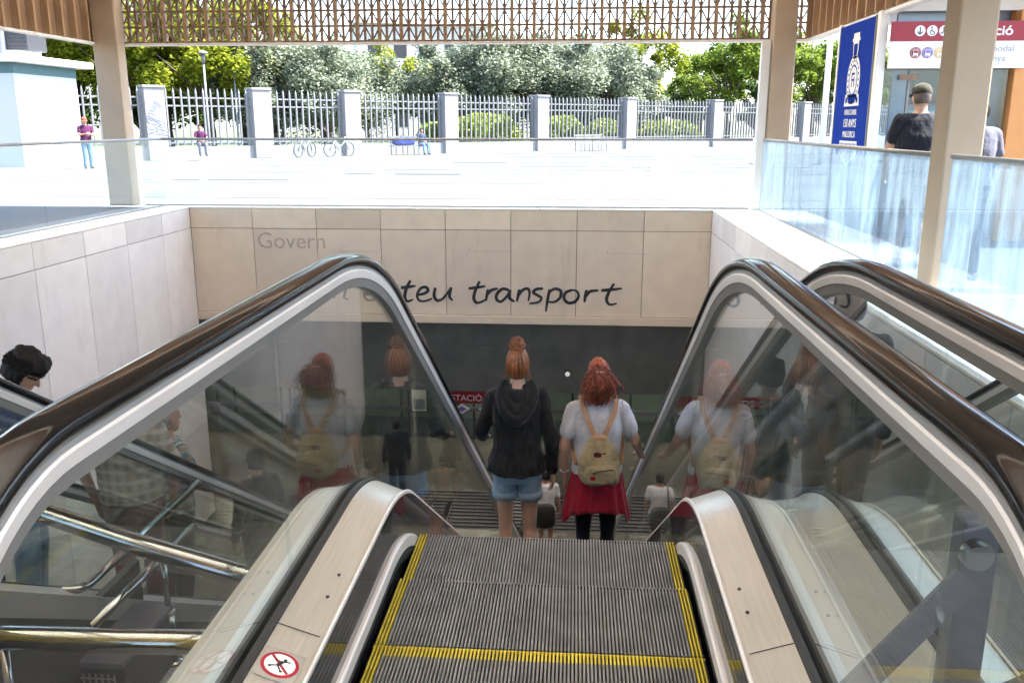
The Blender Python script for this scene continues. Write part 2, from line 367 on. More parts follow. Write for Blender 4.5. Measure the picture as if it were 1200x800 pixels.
# handwriting, traced as pen strokes
def wp(zx, zy):   # sketch units to wall coordinates
    px = 280+zx/2.609; py = 255+zy/2.609
    return Vector((-7.06+(px-222)*.01568, -.004, .05-(py-242)*.0154))
ST = [[(525, 190), (512, 215), (506, 242), (514, 256), (532, 250)], [(495, 214), (518, 210), (541, 207)],
      [(543, 236), (566, 231), (579, 221), (572, 211), (556, 215), (545, 235), (550, 252), (568, 255), (591, 246)],
      [(602, 212), (597, 236), (606, 252), (626, 244), (651, 210)], [(651, 210), (645, 238), (655, 252)],
      [(738, 190), (724, 222), (720, 246), (732, 258), (756, 248)], [(704, 213), (728, 210), (756, 205)],
      [(764, 215), (760, 234), (757, 251)], [(759, 234), (774, 218), (794, 212)],
      [(828, 217), (809, 213), (792, 228), (790, 246), (803, 253), (820, 238), (832, 216)], [(832, 216), (829, 240), (845, 253)],
      [(860, 214), (856, 234), (852, 252)], [(855, 236), (870, 216), (886, 212), (891, 226), (887, 250)],
      [(932, 211), (914, 212), (902, 222), (914, 231), (927, 240), (918, 253), (891, 258)],
      [(952, 212), (946, 245), (941, 283)], [(947, 226), (966, 211), (985, 217), (984, 238), (966, 252), (945, 251)],
      [(1018, 214), (1001, 222), (996, 240), (1008, 254), (1028, 251), (1040, 234), (1034, 217), (1015, 213)],
      [(1064, 213), (1060, 234), (1058, 252)], [(1060, 236), (1074, 218), (1100, 214)],
      [(1146, 192), (1130, 222), (1125, 244), (1135, 258), (1156, 254)], [(1108, 214), (1140, 211), (1170, 207)],
      [(440, 192), (432, 222), (430, 252)], [(380, 238), (402, 232), (412, 222), (402, 212), (388, 218), (380, 238), (386, 252), (402, 255), (420, 247)],
      [(264, 216), (260, 236), (257, 252)], [(260, 238), (272, 218), (284, 213), (288, 226), (284, 250)], [(285, 238), (300, 219), (316, 213), (322, 225), (316, 246), (328, 254)],
      [(222, 236), (240, 231), (250, 221), (242, 211), (228, 217), (221, 236), (226, 252), (240, 254), (252, 246)]]
def smooth(p, n=5):
    out = []
    for i in range(len(p)-1):
        a = p[max(i-1, 0)]; b_ = p[i]; c = p[i+1]; d = p[min(i+2, len(p)-1)]
        for k in range(n):
            t = k/n
            out.append(.5*((2*b_)+(-a+c)*t+(2*a-5*b_+4*c-d)*t*t+(-a+3*b_-3*c+d)*t**3))
    return out+[p[-1]]
b = B()
for s in ST:
    p = smooth([wp(*q) for q in s]); n = len(p)
    rr = [.020+.009*math.sin(math.pi*i/(n-1)+.4)+.004*noise.noise(q*3) for i, q in enumerate(p)]
    o = B(); o.tube(p, rr, 8)
    b.add([(v[0], -.004+(v[1]+.004)*.1, v[2]) for v in o.v], o.f)
b.build('handwritten_lettering', mt['ink'], wl)
o = text_mesh('faded_lettering', 'Govern', .42, mt['faded'], wl, Matrix.Translation((-5.84, -.001, -.70)) @ Matrix.Rotation(R(90), 4, 'X'), extr=.001, sx=1.0)
def hairline(pts):   # thin scratch lines where old lettering was fixed
    q = B(); q.bar(pts[0], pts[1], .004, .002); return q
b = B()
for x, zz in ((-4.3, -.75), (-1.9, -.72), (.6, -.74)):
    b.box(x, x+.75, -.0015, 0, zz, zz+.006); b.box(x, x+.012, -.0015, 0, zz, zz+.05); b.box(x+.05, x+.062, -.0015, 0, zz+.08, zz+.1)
b.build('old_fixing_marks', mt['faded'], wl)

# side walls
def side_wall(x, s, label, mat):
    w_ = thing('pit_wall', label, 'wall', (x, 0, 0))
    b = B(); b.box(*sorted((s*.03, s*.3)), PY0, 15.93, -6, -.07); b.build('backing', mt['joint'], w_)
    b = B(); y = 15.9; first = 1.14
    while y > PY0+.1:
        y0 = max(PY0, y-(first if first else 1.24)); first = 0
        for z0, z1 in ((-.335, .015), (-2.4, -.345), (-4.1, -2.41), (-5.98, -4.11)):
            b.box(*sorted((0, s*.029)), y0+.004, y-.004, z0, z1)
        y = y0
    bevel(b.build('stone_panel', mat, w_), .003, 1)
    return w_
wlf = side_wall(PX0, -1, 'pale stone wall down the side of the pit behind the young man in earphones', mt['stone_side'])
coping(wlf, -.72, .0, .3, 15.895, 'y', 1.24)
wrt = side_wall(PX1, 1, 'stone pit wall with sunlit coping beside the escalator under the blue banner', mt['stone_side'])
coping(wrt, 0, .95, .3, 15.895, 'y', 1.24)
b = B(); b.box(PX0, PX1, .05, .34, -6, -.01)
tag(b.build('pit_wall', mt['truss']), 'dark plain wall under the top landing of the escalators', 'wall')
# bulkhead and hall beyond
b = B(); b.box(-14, 9, 18.0, 18.2, -4.02, -2.051)
b.box(-14, 9, 17.985, 18.0, -3.03, -3.0)
tag(b.build('bulkhead_wall', mt['dark_wall']), 'dark grey bulkhead wall above the station hall behind the two women', 'wall')
hw = thing('hall_wall', 'dim olive wall at the back of the lower station hall', 'wall', (0, 22, -6))
b = B(); b.box(-14, 9, 0, .2, 0, 4); b.build('plaster', mt['olive_wall'], hw)
b = B()
for i in range(15): b.box(-13.5+i*1.5, -13.44+i*1.5, -.02, -.002, 0, 3.5)
b.build('panel_joint', mt['joint'], hw)
for xx, lab in ((-14, 'olive side wall of the lower station hall beyond the escalator foot'), (9, 'plain side wall of the lower hall on the lift side')):
    b = B(); b.box(xx-.1, xx+.1, 15.97, 22.2, -6, -2.5); tag(b.build('hall_wall', mt['olive_wall']), lab, 'wall')
b = B(); b.box(-13.9, 8.9, 18.2, 22, -3.9, -3.8); tag(b.build('hall_ceiling', mt['white']), kind='structure')
for i in range(5):
    lm, t, N, L, p = nt('hall_lamp_light'); p.inputs['Emission Color'].default_value = (1, .9, .68, 1); p.inputs['Emission Strength'].default_value = 7
    ll = thing('ceiling_lamp', 'warm strip lamp on the hall ceiling behind the dark bulkhead', 'lamp', (-8+i*3.2, 20, -3.9), group='hall ceiling strip lamps')
    b = B(); b.box(-.7, .7, -.12, .12, -.06, -.005); b.build('housing', mt['white'], ll)
    b = B(); b.box(-.66, .66, -.09, .09, -.07, -.0605); b.build('diffuser', lm, ll)
sg = thing('station_sign', 'dark red hanging sign with metro diamonds over the hall entrance', 'sign', (-2.75, 17.85, -4.25))
b = B(); b.box(0, 1.75, 0, .06, 0, .25); bevel(b.build('red_panel', mt['signr'], sg), .005)
text_mesh('lettering', 'ESTACIÓ TREN', .19, mt['signw'], sg, Matrix.Translation((.1, -.004, .055)) @ Matrix.Rotation(R(90), 4, 'X'), extr=.002)
for cx in (.42, .95, 1.5):
    b = B(); b.poly([(cx-.17, .0, -.13), (cx, 0, -.24), (cx+.17, 0, -.13), (cx, 0, -.02)], (0, .03, 0))
    wd = b.build('white_diamond', mt['signw'], sg)
    b = B(); b.poly([(cx-.10, -.004, -.13), (cx, -.004, -.19), (cx+.10, -.004, -.13), (cx, -.004, -.07)], (0, .003, 0))
    b.build('diamond_mark', mt['iconp'], wd)
dw = thing('door_screen', 'glazed door screen with a pale crossbar in the dark hall', 'door screen', (0, 20.4, -6))
b = B()
for i in range(13): b.box(-12+i*1.6, -11.94+i*1.6, 0, .06, 0, 2.05)
b.box(-12, 8, .002, .058, 2.05, 2.2); b.build('frame', mt['dark'], dw)
b = B(); b.box(-12, 8, -.03, -.003, .72, .82); b.build('crossbar', mt['post_grey'], dw)
for i in range(12):
    b = B(); b.box(-11.93+i*1.6, -10.41+i*1.6, .02, .03, .02, 2.04); b.build('glass_pane', mt['glass_w'], dw)
gr = thing('floor_grate', 'ribbed metal entrance grate on the hall floor at the escalator foot', 'grate', (0, 15.55, -5.995))
b = B()
for i in range(11): b.box(-3.6, 2.3, i*.16, i*.16+.05, 0, .03)
b.build('bars', mt['post_grey'], gr)
for i in range(7):
    b = B(); b.box(-3.6+i*.98, -3.57+i*.98, 0, 1.7, -.002, .02); b.build('cross_rib', mt['dark'], gr)
ps = thing('poster', 'framed white and blue notice on the hall door glass', 'poster', (-3.9, 20.3, -5.3))
b = B(); b.box(0, .42, 0, .03, 0, .62); b.build('frame', mt['dark'], ps)
b = B(); b.box(.03, .39, -.006, -.001, .03, .59); b.build('sheet', mt['signw'], ps)
b = B(); b.box(.07, .35, -.009, -.0065, .08, .34); b.build('picture', mt['panel_bg'], ps)

# ------------------------------------------------------------------ guard rails left of the escalator
gd = thing('guard_rail', 'slim chrome stair rail turning a corner beside the dark void', 'railing', (-2.28, 3.6, -1.2))
b = B(); b.tube([(-1.4, .01, .6), (-.06, 0, .6), (-.02, .02, .6), (0, .06, .6), (.01, 1.3, .6)], .022, 14); b.build('top_rail', mt['chrome'], gd, True)
b = B(); b.tube([(.21, -.3, .6), (.235, .70, .6)], .022, 14); b.build('second_rail', mt['chrome'], gd, True)
for p in ((-.09, 0), (.23, .35)):
    b = B(); b.tube([(*p, 0), (*p, .28)], .026, 14); b.tube([(*p, .28), (*p, .30)], .032, 14); b.tube([(*p, .30), (*p, .58)], .015, 14); b.disc((*p, 0), .05, (0, 0, 1), .012); b.build('post', mt['chrome'], gd, True)
b = B(); b.box(-.02, .02, -.02, .5, -.0, .5); b.build('side_plate', mt['truss'], gd)
g2 = thing('guard_rail', 'thick chrome tube rail nearest the camera left of the escalator', 'railing', (-2.1, 2.74, -1.2))
b = B(); b.tube([(-.9, 0, .9), (.5, .02, .9), (.95, .04, .9)], .045, 20); b.build('tube', mt['chrome'], g2, True)
b = B(); b.tube([(.03, 0, 0), (.03, 0, .87)], .022, 14); b.disc((.03, 0, 0), .06, (0, 0, 1), .012); b.build('post', mt['chrome'], g2, True)
g3 = thing('guard_rail', 'upper thick chrome tube rail slanting behind the near glass', 'railing', (-2.61, 3.82, -1.2))
b = B(); b.tube([(-.7, .2, .98), (0, 0, .9), (.6, -.24, .87), (1.3, -.5, .84)], .048, 20); b.build('tube', mt['chrome'], g3, True)
b = B(); b.tube([(-.3, .1, 0), (-.3, .1, .9)], .022, 14); b.build('post', mt['chrome'], g3, True)
b = B(); b.tube([(1.2, -.46, 0), (1.2, -.46, .82)], .022, 14); b.build('post', mt['chrome'], g3, True)
cb = thing('steel_cabinet', 'squat dark cabinet with mesh front under the chrome rail', 'cabinet', (-2.32, 3.45, -1.2))
b = B(); b.box(0, .28, 0, .5, 0, .30); bevel(b.build('body', mt['truss'], cb), .01)
b = B(); b.box(-.01, .29, -.01, .51, .30, .33); bevel(b.build('lid', mt['post_grey'], cb), .006)
b = B()
for i in range(8): b.box(.03+i*.03, .036+i*.03, -.012, -.004, .04, .27)
for i in range(7): b.box(.03, .25, -.016, -.0125, .05+i*.033, .056+i*.033)
b.build('mesh_front', mt['alu'], cb)

# ------------------------------------------------------------------ canopy
cn = thing('canopy', 'brown wooden lattice canopy on stone columns over the escalator pit', 'canopy', (0, 0, 0))
b = B(); b.box(-8.75, 4.15, -5, 16.55, 4.22, 4.23); b.build('added_opal_sheet', mt['fill_opal'], cn)  # unseen translucent sheet, added to let soft light into the pit
b = B()
for i in range(85):
    y = -5+i*.105; b.box(-8.75, 4.15, y, y+.03, 4.12, 4.215)
b.box(-8.75, 4.15, 4.0, 9.5, 4.12, 4.215)
for i in range(17):
    y = 9.6+i*.41; b.box(-8.75, 4.15, y, y+.07, 4.12, 4.215)
b.build('roof_boards', mt['wood_p'], cn)
b = B()
for i in range(52):
    if -4.8+i*.41 > 9.6: b.box(-8.55, 3.9, -4.8+i*.41, -4.72+i*.41, 3.9, 4.118)
b.build('joists', mt['wood'], cn)
def lattice(x0, n, y0, y1, z0, rows, dz):
    p = B(); u = B(); d = B()
    for i in range(n+1):
        x = x0+i*.131
        if i % 3 == 0: p.box(x-.028, x+.028, y0-.03, y1, z0, z0+rows*dz)
        else: u.box(x-.019, x+.019, y0, y1-.02, z0, z0+rows*dz)
        if i < n:
            for r_ in range(rows):
                up = (i+r_) % 2 == 0
                a = (x, (y0+y1)/2, z0+r_*dz+(.01 if up else dz-.01)); c = (x+.131, (y0+y1)/2, z0+r_*dz+(dz-.01 if up else .01))
                d.bar(a, c, .024, y1-y0-.06)
    for r_ in range(rows+1): u.box(x0, x0+n*.131, y0+.01, y1-.03, z0+r_*dz-.017, z0+r_*dz+.017)
    return p, u, d
p, u, d = lattice(-8.62, 96, 16.34, 16.42, 2.955, 4, .262)
p.build('lattice_post', mt['wood_p'], cn); u.build('lattice_bars', mt['wood'], cn); d.build('lattice_diagonals', mt['wood'], cn)
b = B(); b.box(-8.7, 4.05, 16.30, 16.48, 2.90, 2.94)
b.box(-8.72, -8.58, -5, 16.29, 2.90, 2.94); b.box(3.93, 4.07, -5, 16.29, 2.90, 2.94); b.build('white_edge_channel', mt['white'], cn)
for x, s in ((-8.66, 1), (4.0, -1)):
    f = B(); bd = B()
    for i in range(50):
        y = 16.2-i*.40
        f.box(*sorted((x, x+s*.11)), y-.025, y+.025, 2.945, 4.11)
        bd.box(*sorted((x-s*.05, x-s*.01)), y-.375, y-.0255, 2.945, 4.11)
    f.build('side_fins', mt['wood_p'], cn); bd.build('side_boards', mt['wood'], cn)
def column(x0, x1, y0, y1, z0, holes=()):
    b = B(); b.box(x0, x1, y0, y1, z0, 4.118)
    return bevel(b.build('column', mt['column'], cn), .02)
column(-8.62, -8.17, 15.98, 16.28, .052)
column(3.30, 3.68, 15.93, 16.28, .052)
column(3.20, 3.53, 8.10, 8.42, .052)
column(-8.6, -8.27, 8.10, 8.42, .0); column(3.27, 3.60, .4, .72, .0)
b = B(); b.box(3.13, 3.27, 16.0, 16.14, .052, 2.89); bevel(b.build('sunlit_face_post', mt['white'], cn), .006)  # added white post standing in for the column's sunlit left face

# ------------------------------------------------------------------ glass railings on the coping
def railing(label, p0, p1, joints, mat, z0=.052, zt=1.245):
    p0 = Vector((*p0, 0)); p1 = Vector((*p1, 0)); d = (p1-p0); Ln = d.length; d.normalize()
    t = thing('glass_railing', label, 'railing', (p0.x, p0.y, z0), math.atan2(d.y, d.x))
    js = [0]+sorted(joints)+[Ln]
    for i in range(len(js)-1):
        b = B(); b.box(js[i]+.006, js[i+1]-.006, -.008, .008, .02, zt-z0-.005); b.build('glass_panel', mat, t)
    b = B(); b.tube([(0, 0, zt-z0+.012), (Ln, 0, zt-z0+.012)], .024, 14); b.build('rail', mt['alu_d'] if mat is mt['glass_p'] else mt['alu'], t, True)
    b = B(); b.box(0, Ln, -.02, .02, 0, .019); b.build('base_channel', mt['alu_d'], t)
    return t
railing('long glass railing along the far edge of the pit facing the plaza', (-8.0, 16.15), (3.1, 16.15), [2.27, 4.53, 6.77, 8.97], mt['glass_p'])
railing('glass railing on the coping in front of the white kiosk', (-7.6, 16.1), (-7.6, 3), [3.8, 7.0, 10], mt['glass_p'])
railing('glass railing between the two columns in front of the blue banner', (3.24, 15.9), (3.24, 8.44), [2.72, 4.98], mt['glass_d'])
railing('scratched glass railing panel to the near side of the big column', (3.24, 8.0), (3.24, 3), [2.6], mt['glass_d'])

lm, t, N, L, p = nt('glow_spot_face'); p.inputs['Emission Color'].default_value = (1, .97, .9, 1); p.inputs['Emission Strength'].default_value = .07  # small disc with a faint glow, set on the bulkhead
sp = thing('glow_spot', 'tiny white glowing spot on the dark bulkhead above the red haired woman', 'lamp', (-.09, 17.98, -3.57))
b = B(); b.tube([(0, 0, 0), (0, -.10, 0)], .075, 14); b.build('housing', mt['alu_d'], sp, True)  # tube behind the glowing disc
b = B(); b.disc((0, -.101, 0), .05, (0, -1, 0), .004, 16); b.build('lens', lm, sp)

# ------------------------------------------------------------------ escalators
TH = math.atan(.62); YB0 = 2.87; R0 = .7; RB = 1.7; ZB = -6.0
def base_path(ys):   # list of (y, z, ny, nz) along the step line, finely divided
    pts = []
    ya = YB0-R0*math.tan(TH/2)
    for y in ys: pts.append((y, 0, 0, 1))
    for i in range(13):
        a = TH*i/12; pts.append((ya+R0*math.sin(a), -R0*(1-math.cos(a)), math.sin(a), math.cos(a)))
    y1 = ya+R0*math.sin(TH); z1 = -R0*(1-math.cos(TH))
    drop = -ZB-R0*(1-math.cos(TH))-RB*(1-math.cos(TH)); run = drop/math.tan(TH)
    for i in range(1, 25): pts.append((y1+run*i/24, z1-drop*i/24, math.sin(TH), math.cos(TH)))
    y2 = y1+run; z2 = z1-drop
    for i in range(1, 11):
        a = TH*(1-i/10); pts.append((y2+RB*(math.sin(TH)-math.sin(a)), ZB+RB*(1-math.cos(a)), math.sin(a), math.cos(a)))
    ye = pts[-1][0]; pts.append((ye+1.2, ZB, 0, 1))
    return pts
YN = 1.18
PATH = base_path([YN+i*(2.67-YN)/10*.99 for i in range(11)])
PATH = [p for i, p in enumerate(PATH) if i == 0 or abs(p[0]-PATH[i-1][0]) > 1e-4]
def base_at(y):
    for a, c in zip(PATH, PATH[1:]):
        if a[0] <= y <= c[0]:
            t = (y-a[0])/(c[0]-a[0]); return a[1]+(c[1]-a[1])*t
    return ZB if y > PATH[-1][0] else 0
def off(p, h): return (p[0]+p[2]*h, p[1]+p[3]*h)
def sweep(sec, path=None, smooth=False, close=True):   # sec: (x, h) loop swept along the offset curves
    b = B(); rings = []
    for p in (path or PATH):
        rings.append([(x, *off(p, h)) for x, h in sec])
    b.loft(rings, True, close); return b
HR = 1.10   # handrail centre line
def rail_path():
    out = []; r = .40; zc = HR-r
    for i in range(25):   # newel end
        a = math.pi*1.30-math.pi*.80*i/24
        out.append((YN+r*math.cos(a), zc+r*math.sin(a), math.cos(a), math.sin(a)))
    for p in PATH[1:-1]:
        y, z = off(p, HR); out.append((y, z, p[2], p[3]))
    p = PATH[-1]; y, z = off(p, HR); out.append((y, z, 0, 1))
    return out
RP = rail_path()
def rsweep(sec):
    b = B(); b.loft([[(x, p[0]+p[2]*n, p[1]+p[3]*n) for x, n in sec] for p in RP], True, True); return b
def rounded(w, t, c, n=5):   # rounded rectangle section
    out = []
    for cx, cn, a0 in ((w/2-c, t/2-c, 0), (-w/2+c, t/2-c, 90), (-w/2+c, -t/2+c, 180), (w/2-c, -t/2+c, 270)):
        for i in range(n+1): a = R(a0+90*i/n); out.append((cx+c*math.cos(a), cn+c*math.sin(a)))
    return out
def step_mesh(yellow):
    b = B(); N = 88; pit = .985/N; D = .402
    x0 = -.4925
    for i in range(N):
        xa = x0+i*pit+pit*.25; ed = i < 3 or i >= N-3; xb = xa+pit*(.40 if ed else .50)
        segs = [(-D+.006, -.055, 0), (-.055, -.004, 1)]
        for ya, yb, fr in segs:
            b.k = 2 if (ed or (yellow and fr)) else 0
            z = .002 if ed else 0
            b.add([(xa, ya, z), (xb, ya, z), (xb, yb, z), (xa, yb, z), (xa, ya, -.012), (xb, ya, -.012), (xb, yb, -.012), (xa, yb, -.012)],
                  [(0, 1, 2, 3), (0, 3, 7, 4), (1, 5, 6, 2), (0, 4, 5, 1), (3, 2, 6, 7)])
    b.k = 1
    b.box(-.4985, .4985, -D+.002, -.002, -.05, -.0121)
    b.box(-.4985, .4985, -.02, -.0025, -.24, -.0505)
    b.k = 2 if yellow else 1
    b.box(-.498, .498, -.0018, .002, -.03, -.006)
    b.k = 0
    for i in range(N):
        xa = x0+i*pit+pit*.25; xb = xa+pit*.52
        b.box(xa, xb, -.0017, .006, -.235, -.035)
    return b.mesh('step', [mt['rib'], mt['groove'], mt['yellow']])
STEP = [step_mesh(False), step_mesh(True)]

def step_z(k): return base_at(2.345+.4*k-.28-.045*max(0, min(3, k-3))) if 2.345+.4*k > YN+.3 else 0
def make_escalator(label, joints_l, joints_r):
    e = thing('escalator', label, 'escalator')
    k = -3
    while True:
        yk = 2.345+.4*k
        if yk > 15.2: break
        z = step_z(k)
        s = obj('step', STEP[1 if k % 3 == 0 else 0], e, (0, yk, z)); k += 1
    b = B(); b.box(-.83, .83, .35, 1.16, -.03, .004)
    for i in range(60): b.box(-.49+i*.0165, -.482+i*.0165, .4, 1.16, .0041, .009)
    b.build('floor_plate', mt['steel_l'], e)
    for s in (-1, 1):
        sm = (lambda pts: [(x*s, h) for x, h in pts])
        DP = [(.42, 0, 0, 1)]+PATH
        sweep(sm([(.512, -.20), (.512, .262), (.528, .262), (.528, -.20)]), DP).build('skirt', mt['skirt'], e)
        sweep(sm([(.497, .070), (.497, .108), (.503, .114), (.5118, .114), (.5118, .064)]), DP).build('brush_holder', mt['alu_w'], e)
        sweep(sm([(.4965, .052), (.4965, .0695), (.5115, .0635), (.5115, .02)]), DP).build('brush', mt['brush'], e)
        dk = sweep(sm([(.520, .2625), (.524, .268), (.534, .270), (.640, .306), (.640, .29), (.53, .2455), (.5285, .255)]), DP)
        dk = dk.build('inner_deck', mt['steel'], e)
        sweep(sm([(.514, .2625), (.514, .272), (.5195, .276), (.5235, .2725), (.5195, .2625)]), DP).build('deck_edge', mt['alu_w'], e)
        sweep(sm([(.641, .27), (.641, .312), (.652, .316), (.6625, .314), (.6625, .27)]), DP).build('gasket', mt['gasket'], e)
        sweep(sm([(.6775, .27), (.6775, .314), (.688, .316), (.699, .312), (.699, .27)]), DP).build('gasket', mt['gasket'], e)
        sweep(sm([(.700, .306), (.745, .285), (.835, .272), (.835, .17), (.825, .17), (.825, .26), (.745, .27), (.70, .29)]), DP).build('outer_deck', mt['steel_l'], e)
        ba = thing_part('balustrade', e)
        # handrail, frame and glass
        rsweep([(.67*s+x, n) for x, n in [(.020, -.012), (.028, -.018), (.036, -.015), (.039, 0), (.037, .011), (.028, .018), (.012, .021), (-.012, .021), (-.028, .018), (-.037, .011), (-.039, 0), (-.036, -.015), (-.028, -.018), (-.020, -.012)]]).build('handrail', mt['rubber'], ba, True)
        rsweep([(.67*s+x, n) for x, n in [(-.019, -.012), (.019, -.012), (.026, -.018), (.030, -.020), (.030, -.030), (-.030, -.030), (-.030, -.020), (-.026, -.018)]]).build('rail_track', mt['alu_d'], ba)
        rsweep([(.67*s+x, n) for x, n in [(-.031, -.0303), (.031, -.0303), (.034, -.035), (.029, -.060), (-.029, -.060), (-.034, -.035)]]).build('upper_frame', mt['alu_w'], ba, False)
        rsweep([(.67*s+x, n) for x, n in [(-.0295, -.0603), (.0295, -.0603), (.026, -.064), (.019, -.092), (-.019, -.092), (-.026, -.064)]]).build('lower_frame', mt['alu'], ba, False)
        js = joints_l if s < 0 else joints_r
        cuts = [YN]+list(js)+[PATH[-1][0]]
        for i in range(len(cuts)-1):
            a, c = cuts[i]+.002, cuts[i+1]-.002
            ys = [a]+[p[0] for p in PATH if a+.01 < p[0] < c-.01]+[c]
            lo = []; hi = []
            if i == 0:
                zc = HR-.40; rr = .40-.08
                arc = [(YN+rr*math.cos(q), zc+rr*math.sin(q)) for q in [R(90+180*j/16) for j in range(1, 17)]]
                poly = [(y, .285) for y in ys[::-1]]
                top = [curve_z(y, HR-.08) for y in ys]
                outl = [(YN, .285)]+[(y, .285) for y in ys[1:]]+[(y, z) for y, z in zip(ys[::-1], top[::-1])]+arc[:13]
                g_ = B(); g_.poly([(.67*s-.006, y, z) for y, z in outl], (.012, 0, 0)); g_.build('glass_panel', mt['glass'], ba); continue
            rings = []
            for y in ys:
                zl = curve_z(y, .285); zh = curve_z(y, HR-.08)
                rings.append([(.67*s-.006, y, zl), (.67*s+.006, y, zl), (.67*s+.006, y, zh), (.67*s-.006, y, zh)])
            g_ = B(); g_.loft(rings); g_.build('glass_panel', mt['glass'], ba)
    b = sweep([(-.831, .1695), (-.815, .1695), (-.815, -.54), (.815, -.54), (.815, .1695), (.831, .1695), (.831, -.95), (-.831, -.95)]); b.build('truss', mt['truss'], e)
    return e
def thing_part(name, parent):
    o = bpy.data.objects.new(name, None); COL.objects.link(o); o.parent = parent; o.empty_display_size = .1; return o
def curve_z(y, h):   # height of the offset curve h at position y
    q = [off(p, h) for p in PATH]
    for a, c in zip(q, q[1:]):
        if a[0] <= y <= c[0]: return a[1]+(c[1]-a[1])*(y-a[0])/max(1e-6, c[0]-a[0])
    return q[0][1] if y < q[0][0] else q[-1][1]

JN = [5.9, 7.8, 9.7, 11.6, 13.4]
esc = make_escalator('nearest escalator with grey ribbed steps and yellow edges carrying two women down', [2.15, 4.05]+JN, [1.28, 2.23, 4.05]+JN)
e2 = copy_tree(esc); tag(e2, 'escalator alongside under the big stone column, ridden by two men in dark clothes'); e2.location = (1.58, 0, 0)
e3 = copy_tree(esc); tag(e3, 'lower escalator beyond the chrome rails carrying the young man in earphones'); e3.location = (-3.07, -.8, 0)
esc.location = (-.09, 0, 0)
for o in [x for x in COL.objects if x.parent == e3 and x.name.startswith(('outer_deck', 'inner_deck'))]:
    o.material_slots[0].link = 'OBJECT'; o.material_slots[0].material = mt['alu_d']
# warning sticker on the deck
st = thing_part('warning_sticker', esc)
dx, dn = .106, .036; L_ = math.hypot(dx, dn)
st.matrix_local = Matrix(((dx/L_, 0, dn/L_, -.587), (0, 1, 0, 1.80), (-dn/L_, 0, dx/L_, .2893), (0, 0, 0, 1)))
b = B(); b.poly([(-.05, -.056, .0006), (.05, -.056, .0006), (.05, .056, .0006), (-.05, .056, .0006)], (0, 0, .0006)); b.build('sticker_base', mt['steel_l'], st)
b = B(); b.disc((0, 0, .0013), .046, (0, 0, 1), .0006, 40); b.build('red_disc', mt['signr'], st)
b = B(); b.disc((0, 0, .0020), .037, (0, 0, 1), .0006, 40); b.build('white_disc', mt['signw'], st)
b = B(); b.bar((-.026, .026, .0029), (.026, -.026, .0029), .007, .0006, (0, 0, 1)); b.build('red_bar', mt['signr'], st)
b = B()
b.disc((.008, .018, .0033), .005, (0, 0, 1), .0005, 14)
for a, c, w_ in (((.005, .012), (-.004, -.006), .009), ((.004, .010), (.022, .016), .004), ((.003, .008), (-.016, .013), .004), ((-.004, -.006), (.006, -.020), .004), ((-.004, -.006), (-.018, -.012), .004)):
    b.bar((*a, .0035), (*c, .0035), w_, .0005, (0, 0, 1))
b.disc((-.021, -.015, .0033), .004, (0, 0, 1), .0005, 12); b.disc((.009, -.024, .0033), .004, (0, 0, 1), .0005, 12)
b.build('skating_figure', mt['ink'], st)
# screw heads and seam lines on the decks
for x_ in (-.59, .59):
    b = B()
    for y_ in (1.55, 2.12, 2.24): b.disc((x_*.95, y_, .288-.004), .005, (0, 0, 1), .004, 12)
    b.build('deck_screws', mt['dark'], esc)
    b = B(); b.bar((x_*.905, 1.95, .2722), (x_*1.083, 1.95, .3072), .002, .0015, (0, 1, 0)); b.build('deck_seam', mt['joint'], esc)

# grey barrier bracket standing on the shared deck
br = thing('barrier_bracket', 'purple grey steel bracket with a round bolt behind the glass by the second escalator', 'bracket', (.845, 1.76, .285))
b = B(); b.box(-.035, .04, -.03, .03, 0, .455); bevel(b.build('post', mt['post_grey'], br), .006)
b = B(); b.bar((-.02, -.034, .33), (-.33, -.09, -.02), .06, .012, (0, 1, 0)); b.build('brace', mt['post_grey'], br)
b = B(); b.bar((.035, -.36, .34), (.02, -.04, .02), .05, .012, (1, 0, 0)); b.build('brace', mt['post_grey'], br)
b = B(); b.disc((-.008, -.0305, .385), .034, (0, -1, 0), .012, 28); b.disc((-.008, -.043, .385), .028, (0, -1, 0), .012, 28); b.build('bolt', mt['chrome'], br, False)

# ------------------------------------------------------------------ plaza: fence, kiosk, pavilion, furniture
FA = Vector((-14.71, 40.68, 0)); FD = Vector((9.34+14.71, 62.64-40.68, 0)).normalized()
fn = thing('fence', 'long park fence of pale stone pillars and grey spiked railings behind the plaza', 'fence', (FA.x, FA.y, 0), math.atan2(FD.y, FD.x))
SP = [-14.5, -9.6, -4.43, .3, 4.91, 10.74, 17.08, 24.24, 32.55, 42.86, 51.1, 60.7, 71]
for i, s_ in enumerate(SP):
    b = B(); b.box(s_-.42, s_+.42, -.38, .38, 0, 3.0); b.box(s_-.47, s_+.47, -.43, .43, 3.0, 3.1)
    bevel(b.build('pillar', mt['pillar'], fn), .02)
b = B()
for a, c in zip(SP, SP[1:]): b.box(a+.421, c-.421, -.2, .2, 0, .55)
b.build('base_wall', mt['pillar'], fn)
pg_ = B(); q0 = FA-FD*60; q1 = FA+FD*160; nn = Vector((-FD.y, FD.x, 0))
pg_.add([q0+nn*.3+Vector((0, 0, .02)), q1+nn*.3+Vector((0, 0, .02)), q1+nn*150+Vector((0, 0, .02)), q0+nn*150+Vector((0, 0, .02))], [(0, 1, 2, 3)])
tag(pg_.build('park_ground', M('park_earth', (.10, .10, .05), .9, col2=(.06, .09, .025), scale=.4)), kind='structure')
